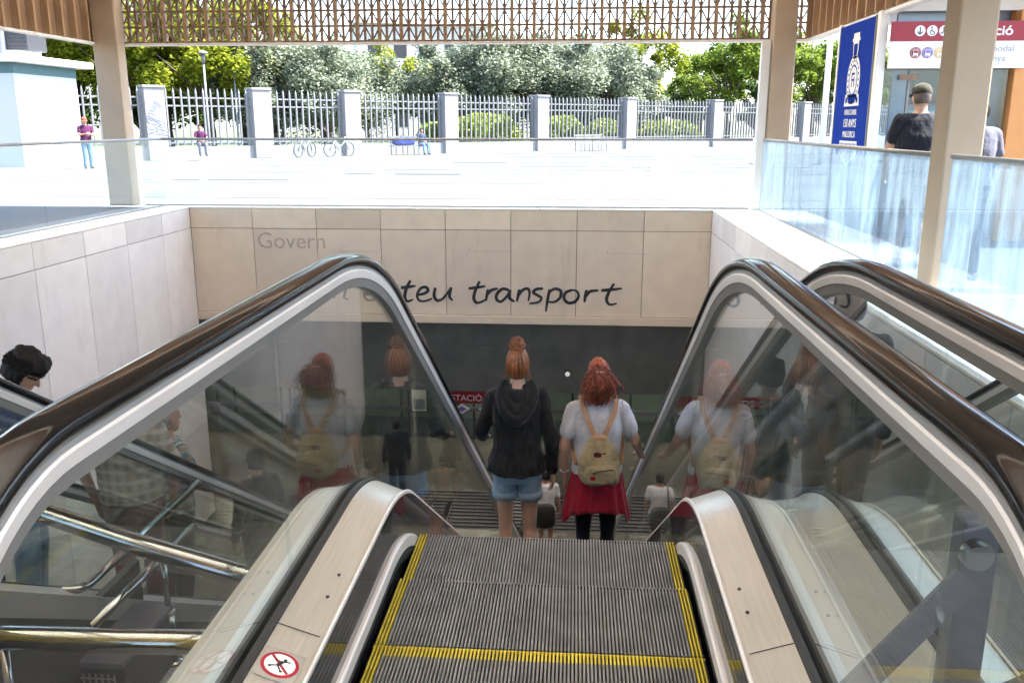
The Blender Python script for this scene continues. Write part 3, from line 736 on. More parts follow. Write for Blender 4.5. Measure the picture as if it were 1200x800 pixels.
for a, c in zip(SP, SP[1:]):
    b = B(); a_, c_ = a+.425, c-.425
    for zz in (.72, 2.28, 2.62): b.box(a_, c_, -.03, .03, zz-.03, zz+.03)
    n = int((c_-a_)/.30)
    for i in range(n):
        x = a_+(i+.5)*(c_-a_)/n
        b.box(x-.03, x+.03, -.055, .055, .60, 2.86)
        b.add([(x-.03, -.055, 2.86), (x+.03, -.055, 2.86), (x+.03, .055, 2.86), (x-.03, .055, 2.86), (x, 0, 3.06)], [(0, 1, 4), (1, 2, 4), (2, 3, 4), (3, 0, 4)])
    b.build('railing_panel', mt['fence'], fn)
pm = M('graffiti_ink', (.16, .18, .26), .7)
b = B()
for k in range(16):
    x = -4.43-.3+.6*rnd.random(); z = 1.1+1.3*rnd.random()
    p = [Vector((x+.16*math.sin(t*2.1+k), -.384, z+.13*math.cos(t*1.7+k*2))) for t in range(6)]
    b.tube(smooth(p, 4), .012, 5)
b.build('graffiti', pm, fn)
# kiosk
kk = thing('kiosk', 'white kiosk with a teal band under its flat roof at the edge of the plaza', 'kiosk', (-25.2, 31, 0))
b = B(); b.box(-1.5, 5.5, 0, 4, 0, 3.25); b.build('walls', mt['kiosk'], kk)
b = B(); b.box(-1.51, 5.51, -.01, 4.01, 3.251, 3.62); b.build('teal_band', mt['teal'], kk)
b = B(); b.box(-2, 6.0, -.5, 4.5, 3.621, 3.86); bevel(b.build('roof', mt['white'], kk), .03)
b = B()
for x in (-.2, 2.9): b.box(x, x+.02, -.006, -.001, .1, 3.2)
b.build('panel_seam', mt['signgrey'], kk)
b = B()
for k in range(5):
    p = [Vector((4.2+.25*math.sin(t*2+k), -.008, 1.85+.12*math.cos(t*1.7+k*2))) for t in range(5)]
    b.tube(smooth(p, 4), .008, 5)
b.build('graffiti', pm, kk)
ku = thing('ventilation_unit', 'pale grey air unit with dark grille standing on the kiosk roof', 'air unit', (-23.6, 32, 3.86))
b = B(); b.box(0, 3.0, 0, 1.6, 0, 1.3); bevel(b.build('casing', mt['grey_unit'], ku), .08)
b = B(); b.box(3.02, 3.8, .2, 1.4, .25, 1.15)
for i in range(6): b.box(3.04, 3.78, .17, .199, .32+i*.13, .37+i*.13)
b.build('grille_box', mt['dark'], ku)
b = B(); b.box(2.7, 3.5, .1, 1.5, 0.001, .24); b.build('foot', mt['white'], ku)

# pavilion with banner and entrance sign
pv = thing('pavilion', 'glass and blue grey station pavilion behind the men at the railing', 'building', (3.9, 12.3, 0))
b = B(); b.box(.30, 6, .12, 1.86, 2.94, 3.16); b.box(.28, 6.2, -.55, 2.1, 3.161, 3.34); b.build('roof', mt['white'], pv)
b = B(); b.box(.3, 6, .3, .36, 0, 2.939); b.build('back_panels', mt['panel_bg'], pv)
for y_ in (0, 1.75):
    b = B(); b.box(-.02, .09, y_, y_+.12, 0, 2.939); bevel(b.build('corner_post', mt['white'], pv), .01)
b = B(); b.box(.005, .03, .125, 1.745, 0, .95); b.build('side_panel', mt['panel_bg'], pv)
b = B(); b.box(.28, .52, -.02, -.008, 2.08, 2.15); b.build('door_header', mt['wood'], pv)
for x0, x1 in ((.10, .42), (.43, .83), (.84, 1.24), (1.25, 1.66)):
    b = B(); b.box(x0, x1, .03, .045, .02, 2.20); b.build('glass_pane', mt['glass_w'], pv)
b = B()
for x in (.42, .835, 1.245): b.box(x-.012, x+.012, .02, .06, 0, 2.2)
b.box(.1, 1.66, .02, .06, 2.2, 2.24); b.box(.1, 1.66, .1, .14, 1.02, 1.06); b.build('mullions', mt['alu'], pv)
b = B(); b.box(.55, 1.0, .20, .28, 1.78, 2.18); b.build('dark_window', mt['dark'], pv)
b = B(); b.box(.52, 1.05, .22, .29, .1, 1.70); b.build('pale_door', M('door_greygreen', (.45, .52, .50), .4), pv)
b = B(); b.box(.28, .50, .005, .02, 1.42, 1.48); b.box(.28, .44, .005, .02, 1.33, 1.39); b.build('notice', mt['signw'], pv)
b = B(); b.box(1.70, 2.9, -.05, .25, 0, 2.93); bevel(b.build('orange_panel', mt['orange'], pv), .01)
RX = Matrix.Rotation(R(90), 4, 'X')
sn = thing('entrance_sign', 'red and white station sign with round pictograms above the glass entrance', 'sign', (4.0, 12.2, 2.22))
b = B(); b.box(0, 1.69, 0, .05, 0, .329); b.build('white_panel', mt['signw'], sn)
b = B(); b.box(0, 1.69, -.002, .05, .331, .57); b.build('red_panel', mt['signr'], sn)
text_mesh('lettering', 'Estació', .165, mt['signw'], sn, Matrix.Translation((.97, -.005, .40)) @ RX, bold=.003, sx=1.12)
text_mesh('lettering', 'Intermodal', .105, mt['signgrey'], sn, Matrix.Translation((1.0, -.003, .205)) @ RX, sx=1.15)
text_mesh('lettering', "Plaça d'Espanya", .105, mt['signgrey'], sn, Matrix.Translation((.72, -.003, .085)) @ RX, sx=1.12)
def disc2(name, cx, cz, r, m, y=-.004, n=28):
    b = B(); b.disc((cx, y, cz), r, (0, -1, 0), .003, n); return b.build(name, m, sn)
for i, cx in enumerate((.35, .50, .65)):
    disc2('pictogram_disc', cx, .455, .066, mt['signw'])
b = B(); yy = -.009
b.bar((.35, yy, .50), (.35, yy, .415), .012, .002); b.bar((.35, yy, .412), (.318, yy, .444), .012, .002); b.bar((.35, yy, .412), (.382, yy, .444), .012, .002)
b.disc((.492, yy, .495), .010, (0, -1, 0), .002, 14); b.bar((.492, yy, .482), (.496, yy, .45), .009, .002); b.bar((.496, yy, .45), (.520, yy, .448), .008, .002); b.bar((.520, yy, .448), (.530, yy, .42), .008, .002)
b.tube([(.505+.030*math.cos(R(a)), yy, .438+.030*math.sin(R(a))) for a in range(120, 341, 20)], .004, 5)
b.disc((.64, yy, .492), .009, (0, -1, 0), .002, 14); b.bar((.64, yy, .48), (.645, yy, .445), .014, .002); b.bar((.61, yy, .425), (.69, yy, .465), .009, .002); b.bar((.60, yy, .425), (.63, yy, .425), .009, .002)
b.build('pictogram', mt['ink'], sn)
for cx, m_ in ((.32, mt['signr']), (.47, mt['iconp']), (.62, mt['icony'])):
    disc2('pictogram_disc', cx, .19, .068, m_)
    disc2('pictogram_ring', cx, .19, .056, mt['signw'], -.0075); disc2('pictogram_disc', cx, .19, .052, m_, -.011)
    b = B(); b.box(cx-.030, cx+.030, -.017, -.0145, .155, .225); b.box(cx-.032, cx-.016, -.017, -.0145, .142, .154); b.box(cx+.016, cx+.032, -.017, -.0145, .142, .154); bevel(b.build('vehicle_mark', mt['signw'], sn), .001)
    b = B(); b.box(cx-.024, cx+.024, -.0185, -.0175, .185, .217); b.build('vehicle_window', m_, sn)

bn = thing('banner', 'tall blue banner with a white steam engine emblem and anniversary lettering', 'banner', (3.87, 14.0, .95), -math.pi/2)
# local x runs from far edge to near edge, local y is into the wall
b = B(); b.box(0, 1.55, 0, .03, 0, 1.94); b.build('blue_panel', mt['blue'], bn)
for x_ in (-.03, 1.551):
    b = B(); b.box(x_, x_+.029, -.005, .03, 0, 1.95); b.build('edge_frame', mt['alu'], bn)
W = B(); K = B(); cx = .80
W.poly([(cx-.10, -.003, 1.46), (cx+.10, -.003, 1.46), (cx+.12, -.003, 1.69), (cx-.12, -.003, 1.69)], (0, -.003, 0))
W.box(cx-.17, cx+.17, -.006, -.003, 1.69, 1.735); W.box(cx-.13, cx+.13, -.006, -.003, 1.735, 1.80)
W.poly([(cx+.29*math.cos(2*math.pi*i/36), -.003, 1.17+.33*math.sin(2*math.pi*i/36)) for i in range(36)], (0, -.003, 0))
W.poly([(cx-.34, -.003, .82), (cx+.34, -.003, .82), (cx+.30, -.003, .98), (cx-.30, -.003, .98)], (0, -.003, 0))
K.poly([(cx-.075, -.0075, 1.50), (cx+.075, -.0075, 1.50), (cx+.085, -.0075, 1.655), (cx-.085, -.0075, 1.655)], (0, -.001, 0))
def ring(r0, q, n=40):
    for i in range(n):
        a = 2*math.pi*i/n; c = 2*math.pi*(i+1)/n
        K.poly([(cx+r_*math.cos(t), -.0075, 1.17+1.12*r_*math.sin(t)) for r_, t in ((r0, a), (r0, c), (r0+q, c), (r0+q, a))], (0, -.001, 0))
ring(.165, .022)
for i in range(20):
    a = 2*math.pi*i/20; K.disc((cx+.235*math.cos(a), -.0075, 1.17+.265*math.sin(a)), .020, (0, -1, 0), .001, 10)
for i in range(5): K.disc((cx-.24+i*.12, -.0075, .90), .045, (0, -1, 0), .001, 14)
K.box(cx-.07, cx-.045, -.009, -.0075, 1.08, 1.27); K.box(cx-.045, cx+.06, -.009, -.0075, 1.24, 1.27); K.box(cx-.045, cx+.03, -.009, -.0075, 1.16, 1.185); K.box(cx+.035, cx+.06, -.009, -.0075, 1.08, 1.21)
W.build('engine_emblem', mt['signw'], bn); K.build('emblem_detail', mt['blue'], bn)
for body, sz, z, sx in (('FERROCARRIL', .105, .70, .86), ('150 ANYS', .165, .53, .86), ('MALLORCA', .125, .39, .90)):
    text_mesh('lettering', body, sz, mt['signw'], bn, Matrix.Translation((cx, -.004, z)) @ RX, 'CENTER', sx=sx)
b = B(); pent = [(cx-.40, .34), (cx+.40, .34), (cx+.43, .16), (cx, -.06+.04), (cx-.43, .16)]
b.poly([(x, -.003, z) for x, z in pent], (0, -.002, 0)); b.build('cowcatcher_mark', mt['signw'], bn)
b = B()
for i in range(12):
    x = cx-.36+i*.065; zb = .20-.20*(1-abs(x-cx)/.43)+.02
    b.box(x-.017, x+.017, -.0068, -.0052, zb, .31)
b.build('cowcatcher_bars', mt['blue'], bn)

b = B(); q9 = random.Random(3)
for y, x0, x1, d in ((24.5, -13, -8, .25), (27.5, -7.2, -3.2, .35), (30.2, -6.5, 15, .30), (32.5, -2, 26, .45), (36, -5, 5, .5), (39.5, 0, 12, .5), (43, -3, 22, .7), (29, 3.2, 6.0, .35), (46.5, -4, 18, .9)):
    x = x0
    while x < x1:
        l_ = q9.uniform(.6, 2.8); b.box(x, min(x1, x+l_), y+q9.uniform(-.1, .1), y+d*q9.uniform(.5, 1), .001, .0055+.002*q9.random()); x += l_+q9.uniform(.05, .9)
tag(b.build('plaza_dark_strips', M('dark_paving', (.05, .051, .054), .7)), kind='structure')  # broken thin strips, darker than the paving around them
# poles, lamps, bin, benches, bicycles
def pole(x, y, h, r, label):
    t = thing('flagpole', label, 'pole', (x, y, 0), group='white flagpoles on the plaza')
    b = B(); b.tube([(0, 0, 0), (0, 0, h)], [r, r*.75], 14); b.build('shaft', mt['white'], t, True)
    b = B(); b.disc((0, 0, 0), r*2.2, (0, 0, 1), .03); b.ell((0, 0, h+.05), r*1.1, r*1.1, r*1.3); b.build('base_and_cap', mt['alu'], t, True)
pole(7.0, 35.5, 7.5, .12, 'white flagpole just beside the far corner column')
pole(9.3, 35.0, 7.0, .12, 'white flagpole seen past the column in front of a fence pillar')
pole(10.35, 36.5, 8.0, .12, 'white flagpole standing closest to the blue banner')
def lamp(x, y, h, label):
    t = thing('street_lamp', label, 'lamp', (x, y, 0), group='park lamps behind the fence')
    b = B(); b.tube([(0, 0, 0), (0, 0, .8), (0, 0, h)], [.09, .06, .05], 10); b.build('post', mt['fence'], t, True)
    b = B(); b.tube([(0, 0, h), (0, 0, h+.45)], [.07, .12], 12); b.build('lantern', mt['lampoff'], t, True)
    b = B(); b.tube([(0, 0, h+.45), (0, 0, h+.55), (0, 0, h+.62)], [.26, .2, .04], 14); b.build('hood', mt['fence'], t, True)
lamp(-17.8, 43.0, 4.3, 'grey park lamp with a hood before the yellow green trees, taller of the pair'); lamp(-17.3, 45.5, 3.9, 'grey park lamp nearer the olive trees, shorter of the pair')
tb = thing('litter_bin', 'dark litter bin standing just left of the blue banner', 'bin', (8.6, 29.0, 0))
b = B(); b.loft([[(.34*k*math.cos(2*math.pi*i/16), .30*k*math.sin(2*math.pi*i/16), z) for i in range(16)] for z, k in ((0, .85), (.9, 1), (.92, 1.05), (1.0, 1.05))]); b.build('body', mt['dark'], tb)
b = B(); b.ell((0, 0, 1.02), .34, .30, .22); b.build('lid', mt['dark'], tb, True)
def bench(x, y, rz, label):
    t = thing('bench', label, 'bench', (x, y, 0), rz, 'metal benches along the fence')
    b = B()
    for i in range(5): b.box(-1.1, 1.1, -.25+i*.1, -.17+i*.1, .43, .46)
    b.build('seat', mt['fence'], t)
    b = B()
    for i in range(3): b.box(-1.1, 1.1, .27, .30, .58+i*.13, .67+i*.13)
    b.build('backrest', mt['fence'], t)
    for xx in (-1.0, -.33, .33, 1.0):
        b = B(); b.tube([(xx, -.22, 0), (xx, -.22, .43)], .02, 8); b.tube([(xx, .22, 0), (xx, .25, .43), (xx, .29, .95)], .02, 8); b.build('leg', mt['dark'], t)
fa = math.atan2(FD.y, FD.x)
bench(-8.3, 45.2, fa, 'metal bench with a seated person and blue bag by the fence'); bench(.9, 52.0, fa, 'empty metal bench in the blue shade below the hedges')
def bicycle(x, y, rz, label, col):
    t = thing('bicycle', label, 'bicycle', (x, y, 0), rz, 'bicycles by the fence')
    for xx in (-.52, .52):
        b = B(); b.tube([(xx+.33*math.cos(2*math.pi*i/28), 0, .34+.33*math.sin(2*math.pi*i/28)) for i in range(29)], .028, 6)
        for i in range(8):
            a = math.pi*i/8; b.tube([(xx-.32*math.cos(a), 0, .34-.32*math.sin(a)), (xx+.32*math.cos(a), 0, .34+.32*math.sin(a))], .003, 4)
        b.build('wheel', mt['dark'], t, True)
    b = B()
    for p, q in (((-.52, 0, .34), (-.08, 0, .30)), ((-.08, 0, .30), (-.2, 0, .86)), ((-.52, 0, .34), (-.17, 0, .76)), ((-.17, 0, .76), (.36, 0, .80)), ((-.08, 0, .30), (.37, 0, .74)), ((.34, 0, .92), (.52, 0, .34))): b.tube([p, q], .026, 7)
    b.build('frame', col, t, True)
    b = B(); b.tube([(.34, 0, .92), (.33, 0, 1.0), (.30, .25, 1.02), (.22, .27, 1.0)], .014, 7); b.tube([(.33, 0, 1.0), (.30, -.25, 1.02), (.22, -.27, 1.0)], .014, 7); b.build('handlebar', mt['dark'], t, True)
    b = B(); b.ell((-.22, 0, .90), .14, .07, .04); b.build('saddle', mt['dark'], t, True)
bicycle(-12.6, 41.4, fa+.5, 'bicycle leaning by the fence below the dark bare branches', mt['fence']); bicycle(-11.3, 42.6, fa+.1, 'bicycle lying partly hidden at the next fence pillar', mt['panel_bg'])
# far building between the trees
fb = thing('apartment_building', 'pale block with small dark windows showing between the trees', 'building', (-22, 92, 0), .3)
b = B(); b.box(0, 14, 0, 9, 0, 11.3); b.build('walls', mt['bld'], fb)
b = B(); b.box(-.3, 14.3, -.3, 9.3, 11.301, 11.8); b.build('roof', mt['bld'], fb)
for i in range(5):
    for j in range(3):
        b = B(); b.box(1+i*2.6, 2.3+i*2.6, -.03, -.001, 1.2+j*3.4, 3.0+j*3.4); b.build('window', mt['dark'], fb)

# ------------------------------------------------------------------ trees and hedges
def tree_meshes(seed, h, crown_r, crown_h, nclump, nleaf, leaf, lmat, trunk_r, base=.35, droop=0):
    q = random.Random(seed); t = B(); zb = h*base
    t.tube([(0, 0, -.1), (.05*q.uniform(-1, 1), .05, zb*.5), (q.uniform(-.2, .2), q.uniform(-.2, .2), zb)], [trunk_r*1.3, trunk_r, trunk_r*.85], 9)
    cl = []
    cz = h-crown_h/2
    for i in range(nclump):
        while True:
            x, y, z = (q.uniform(-1, 1) for _ in range(3))
            d = x*x+y*y+z*z
            if .12 < d < 1: break
        k = 1+.28*math.sin(3*math.atan2(y, x)+seed)+.15*q.uniform(-1, 1)
        cl.append(Vector((x*crown_r*k, y*crown_r*k, cz+z*crown_h/2*(1+.1*q.uniform(-1, 1)))))
    for c in cl[::2]:
        m_ = Vector((c.x*.35, c.y*.35, zb+(c.z-zb)*.45))
        t.tube([(0, 0, zb*.85), m_, c], [trunk_r*.5, trunk_r*.3, trunk_r*.07], 6)
    f = B(); vs = []; fs = []
    for c in cl:
        cr = crown_r*q.uniform(.16, .31)
        for k in range(nleaf):
            u = Vector((q.gauss(0, 1), q.gauss(0, 1), q.gauss(0, .8)))
            p = c+u.normalized()*cr*(q.random()**.45)
            p.z -= droop*q.random()*cr
            a = Vector((q.gauss(0, 1), q.gauss(0, 1), q.gauss(0, .5))).normalized(); n = Vector((q.gauss(0, .6), q.gauss(0, .6), 1)).normalized()
            s = a.cross(n)
            s = s.normalized() if s.length > 1e-4 else Vector((1, 0, 0))
            L1 = leaf*q.uniform(.7, 1.3); o = len(vs)
            vs += [p-a*L1*.5, p+s*L1*.32, p+a*L1*.5, p-s*L1*.32]; fs.append((o, o+1, o+2, o+3))
    f.add(vs, fs)
    me = bpy.data.meshes.new('crown'); me.from_pydata([tuple(v) for v in f.v], [], f.f); me.materials.append(lmat); me.update()
    return t.mesh('trunk', mt['bark'], True), me
def tree(kind, tm, x, y, s, rz, label, group):
    t = thing(kind, label, 'tree', (x, y, 0), rz, group); t.scale = (s, s, s)
    obj('trunk', tm[0], t); obj('crown', tm[1], t); return t
PL1 = tree_meshes(1, 10, 3.9, 7.4, 50, 420, .27, mt['leaf_y'], .20, .25)
PL2 = tree_meshes(2, 10, 3.7, 7.2, 38, 320, .29, mt['leaf_m'], .20, .28)
PL3 = tree_meshes(5, 9, 3.0, 6.2, 26, 260, .27, mt['leaf_y'], .16, .36)
OL1 = tree_meshes(3, 6.6, 3.6, 5.0, 54, 460, .19, mt['leaf_o'], .28, .2, .4)
DK1 = tree_meshes(4, 9, 3.6, 7.6, 46, 330, .32, mt['leaf_d'], .22, .15)
def px(p, d):   # plaza position at forward distance d in the direction of a bearing
    return p*d/1035, d
G1 = 'yellow green trees behind the fence'; G2 = 'grey green olive trees behind the fence'; G3 = 'dark trees at the back of the park'; G4 = 'loose green trees on the far side of the park'
LY = 'broad yellow green tree filling the view behind the fence near the kiosk'
for b_, d, s, k in ((-640, 45, .9, PL1), (-585, 49, .95, PL1), (-530, 46, .92, PL1), (-475, 50, .95, PL1), (-425, 47, .90, PL1), (-385, 52, .85, PL1)):
    tree('plane_tree', k, b_*d/1035, d, s, rnd.uniform(0, 6), LY, G1)
for b_, d, s in ((-350, 48.5, .95), (-290, 50, .90), (-255, 55, .95)):
    tree('olive_tree', OL1, b_*d/1035, d, s, rnd.uniform(0, 6), 'pale silvery olive tree behind the fence at the bicycles', G2)
for b_, d, s in ((-130, 58, 1.0), (-80, 60, 1.1), (-30, 61, 1.1), (20, 63, 1.08), (48, 66, 1.0)):
    tree('olive_tree', OL1, b_*d/1035, d, s*1.02, rnd.uniform(0, 6), 'grey green olive tree behind the middle of the fence', G2)
tree('green_tree', PL3, -205*60/1035, 60, .75, 1, 'small bright green tree between the two groups of olives', None)
tree('plane_tree', PL3, 72*66/1035, 66, 1.0, 2.0, 'thin yellowing tree rising above a fence pillar right of the olives', None)
for b_, d, s in ((170, 72, .95), (215, 74, 1.0), (140, 84, .8)):
    tree('plane_tree', PL2, b_*d/1035, d, s, rnd.uniform(0, 6), 'airy mid green tree behind the fence left of the corner column', G4)
for b_, d, s in ((262, 80, .95), (310, 84, 1.0), (360, 88, 1.0)):
    tree('plane_tree', PL2, b_*d/1035, d, s, rnd.uniform(0, 6), 'airy mid green tree seen between the corner column and banner', G4)
for b_, d, s in ((-600, 64, .95), (-510, 66, .95), (-430, 66, .95), (-340, 70, .92), (-240, 76, .85), (-160, 78, .84), (-90, 84, .84), (0, 88, .84), (60, 92, .74), (120, 98, .68), (200, 100, .72), (280, 104, .82), (340, 106, .85)):
    tree('dark_tree', DK1, b_*d/1035, d, s, rnd.uniform(0, 6), 'dark green tree in the row at the back of the park', G3)
tree('bare_branch_tree', tree_meshes(9, 4.6, 2.2, 2.6, 12, 40, .25, mt['leaf_o'], .22, .3), -275*49/1035, 47.3, .8, 1, 'dark forked tree with few leaves behind the fence railings', None)
def hedge(x, y, rx, ry, h, label, seed):
    q = random.Random(seed); vs = []; fs = []
    for i in range(4200):
        u = Vector((q.gauss(0, 1), q.gauss(0, 1), abs(q.gauss(0, 1)))).normalized()
        e = .8
        u = Vector(tuple(math.copysign(abs(c)**e, c) for c in u)); k = .82+.2*q.random()+.06*noise.noise(u*3+Vector((seed, 0, 0)))
        p = Vector((u.x*rx*k, u.y*ry*k, u.z*h*k)); a = Vector((q.gauss(0, 1), q.gauss(0, 1), q.gauss(0, 1))).normalized(); s = a.orthogonal().normalized()
        o = len(vs); L1 = .16*q.uniform(.7, 1.4); vs += [p-a*L1*.5, p+s*L1*.35, p+a*L1*.5, p-s*L1*.35]; fs.append((o, o+1, o+2, o+3))
    c = B(); c.ell((0, 0, h*.35), rx*.8, ry*.8, h*.52)
    o_ = len(vs); vs += [Vector(v) for v in c.v]; fs += [[i+o_ for i in f] for f in c.f]
    me = bpy.data.meshes.new('hedge'); me.from_pydata([tuple(v) for v in vs], [], fs); me.materials.append(mt['leaf_h']); me.update()
    o = obj('hedge', me, None, (x, y, 0)); tag(o, label, 'hedge', 'clipped hedges behind the fence'); return o
hedge(-104*51.5/1035, 51.5, 2.2, 1.0, 2.1, 'rounded yellow green hedge left of the middle fence pillar', 1)
hedge(-16*55.5/1035, 55.5, 1.5, 1.0, 2.0, 'small rounded hedge just right of the middle fence pillar', 2)
hedge(34*58.5/1035, 58.5, 1.5, 1.0, 1.8, 'low hedge close to the pillar under the yellowing tree', 3)
hedge(104*63.8/1035, 63.8, 2.5, 1.1, 1.8, 'long flat topped hedge right of the yellowing tree', 4)
hedge(-160*48.8/1035, 48.8, 1.2, 1.0, 1.6, 'loose bush behind the bench with the seated person', 5)

# ------------------------------------------------------------------ people
def fold(me, amp, sc=(9, 9, 4), seed=0.0):
    me.calc_loop_triangles()
    ns = [v.normal.copy() for v in me.vertices]
    for v, n in zip(me.vertices, ns):
        p = Vector((v.co.x*sc[0]+seed, v.co.y*sc[1], v.co.z*sc[2]))
        v.co += n*amp*max(-.12, noise.noise(p)+.5*noise.noise(p*2.3)+.1)
def seg_pts(p, a, b): return Vector(p[a]), Vector(p[b])
def hand(b, w, d, up, side, curl=.5, s=1.0):
    """palm and five bent fingers; w wrist, d direction of the hand, up = back of the hand, side = thumb side"""
    w = Vector(w); d = Vector(d).normalized(); up = Vector(up); up = (up-d*up.dot(d)).normalized(); sv = Vector(side); sv = (sv-d*sv.dot(d)-up*sv.dot(up)).normalized()
    for k in (-.028, -.01, .01, .028): b.cone(w+sv*k*.5*s, .015*s, w+d*.085*s+sv*k*s, .0125*s, 8)
    for k, L1 in zip((.030, .010, -.010, -.029), (.068, .076, .070, .054)):
        p = w+d*.088*s+sv*k*s; a = d
        for j, f in enumerate((.45, .32, .26)):
            a = (a*math.cos(curl*.6)-up*math.sin(curl*.6)).normalized() if j or curl > .2 else a
            up2 = up
            q = p+a*L1*f*s; b.cone(p, (.0095-.001*j)*s, q, (.0088-.001*j)*s, 8); p = q
            d2 = a
    p = w+d*.02*s+sv*.03*s; q = p+(d*.6+sv*.65-up*.25).normalized()*.038*s; b.cone(p, .0125*s, q, .0105*s, 8); b.cone(q, .0105*s, q+(d*.9+sv*.1-up*.3).normalized()*.032*s, .0085*s, 8)
BASE = dict(hipL=(-.09, 0, .90), hipR=(.09, 0, .90), kneeL=(-.095, .01, .48), kneeR=(.095, .01, .48), ankL=(-.095, -.03, .085), ankR=(.095, -.03, .085),
            toeL=(-.115, .13, .03), toeR=(.115, .13, .03), shL=(-.178, -.005, 1.385), shR=(.178, -.005, 1.385), elL=(-.235, -.02, 1.11), elR=(.235, -.02, 1.11),
            wrL=(-.245, .05, .86), wrR=(.245, .05, .86), head=(0, .02, 1.585))
def person(label, loc, rz, h, pose={}, top='tee', tmat='tee_g', bottom='trousers', bmat='jeans', shoes='shoe', hair='short', hmat='hair_b', sk='skin', vox=.012, girth=1.0, tilt=0, face=True, group=None, lean=0.0, hem=None):
    J = dict(BASE); J.update(pose); J = {k: Vector(v) for k, v in J.items()}
    s = h/1.70
    b = B()
    def ellring(z, rx, ry, cy=0, n=20, cx=0): return [(cx+rx*math.cos(2*math.pi*i/n), cy+ry*math.sin(2*math.pi*i/n), z) for i in range(n)]
    G = girth
    TOR = [(.80, .135, .105), (.86, .165, .118), (.93, .172, .12), (1.03, .138*G, .100*G), (1.12, .142*G, .104*G), (1.24, .160*G, .112*G), (1.33, .172, .108), (1.39, .160, .090), (1.435, .095, .068), (1.46, .06, .055)]
    def sh(z): return lean*max(0, z-.9)
    def torso(b_, z0, z1, infl, fl=0.0, infy=None, rise=0.0):
        rs = []
        zs = [z0]+[t[0] for t in TOR if z0 < t[0] < z1]+[z1]
        for z in zs:
            for a, c in zip(TOR, TOR[1:]):
                if a[0] <= z <= c[0]:
                    t = (z-a[0])/(c[0]-a[0]); rx = a[1]+(c[1]-a[1])*t; ry = a[2]+(c[2]-a[2])*t; break
            else: rx, ry = (TOR[0][1:] if z < .8 else TOR[-1][1:])
            k = fl*max(0, (1.25-z)); rs.append(ellring(z+rise, rx+infl+k, ry+(infy if infy is not None else infl)+k, sh(z)))
        b_.loft(rs)
    dz = J['hipL'].z-.90 if 'hipL' in pose else 0
    torso(b, .80, 1.46, 0)
    for S_ in 'LR':
        b.cone(J['hip'+S_]-Vector((0, 0, .03)), .082*math.sqrt(G), J['knee'+S_], .053, 16); b.cone(J['knee'+S_], .052, J['ank'+S_], .034, 14)
        kn, an = J['knee'+S_], J['ank'+S_]
        cpos = kn.lerp(an, .30)+Vector((0, -.012, 0)); b.ell(cpos, .047, .050, .11)
        b.cone(an+Vector((0, -.02, -.04)), .036, J['toe'+S_], .028, 12)
        b.cone(J['sh'+S_]+Vector((0, lean*.48, -.008)), .043*math.sqrt(G), J['el'+S_], .038*math.sqrt(G), 14); b.cone(J['el'+S_], .037*math.sqrt(G), J['wr'+S_], .024, 12)
        d = J['wr'+S_]-J['el'+S_]; sg_ = -1 if S_ == 'L' else 1
        hd = J.get('hd'+S_, d)
        if vox <= .0075: hand(b, J['wr'+S_], hd, J.get('hu'+S_, Vector((sg_, 0, 0))), J.get('hs'+S_, Vector((0, 1, 0))), .55)
        else: hand(b, J['wr'+S_], hd, J.get('hu'+S_, Vector((sg_, 0, 0))), J.get('hs'+S_, Vector((0, 1, 0))), .5, 1.12)
    hc = J['head']; hr = Matrix.Rotation(tilt, 3, 'X')
    ht = lambda v: hc+hr @ Vector(v)
    nb = Vector((0, sh(1.44)-.008, 1.43)); b.cone(nb, .058, ht((0, -.012, -.07)), .050, 16)
    b.ell(hc, .073, .093, .112, 20, 14, hr); b.cone(ht((0, .035, -.055)), .055, ht((0, .055, -.085)), .036, 14)
    if face:
        b.cone(ht((0, .088, .012)), .010, ht((0, .108, -.022)), .013, 8)
        for e in (-1, 1):
            b.ell(ht((e*.074, -.008, -.005)), .011, .020, .032, 10, 8, hr)
            b.cone(ht((e*.022, .083, .034)), .012, ht((e*.045, .074, .034)), .010, 8)
        b.cone(ht((-.02, .086, -.055)), .010, ht((.02, .086, -.055)), .010, 8)
    root = thing('person', label, 'person', loc, rz, group); root.scale = (s, s, s)
    me = remesh(b, vox, 3 if vox < .009 else 2)
    me.materials.append(mt[sk]); me.materials.append(mt['eye']); me.materials.append(mt['lip']); me.materials.append(mt[hmat])
    inv = hr.transposed()
    for p in me.polygons:
        q = inv @ (p.center-hc)
        if q.y > .07 and abs(q.z) < .12:
            if abs(abs(q.x)-.033) < .014 and abs(q.z-.014) < .007: p.material_index = 1
            elif abs(q.x) < .024 and abs(q.z+.055) < .007: p.material_index = 2
            elif .012 < abs(q.x) < .055 and abs(q.z-.042) < .006: p.material_index = 3
    obj('body', me, root)
    # clothing
    cv = vox
    if top:
        t = B(); z0 = hem if hem else (.90 if top != 'hoodie' else .87)
        torso(t, z0, 1.44, .014 if top != 'hoodie' else .026, .03 if top != 'hoodie' else .06)
        for S_ in 'LR':
            s0 = J['sh'+S_]+Vector((0, lean*.48, 0)); e0 = J['el'+S_]; w0 = J['wr'+S_]
            sg_ = -1 if S_ == 'L' else 1
            t.cone(s0+Vector((-.07*sg_, 0, .010)), .056, s0+Vector((0, 0, -.010)), .059*math.sqrt(G), 14)
            if top in ('hoodie', 'jacket', 'long'):
                r_ = .059 if top != 'long' else .052
                t.cone(s0+Vector((0, 0, -.010)), r_, e0, r_*.92, 14); t.cone(e0, r_*.88, e0.lerp(w0, .96), r_*.70, 14)
            else:
                k = .62 if top == 'tee' else .8
                t.cone(s0+Vector((0, 0, -.010)), .059*math.sqrt(G), s0.lerp(e0, k), .057*math.sqrt(G), 14)
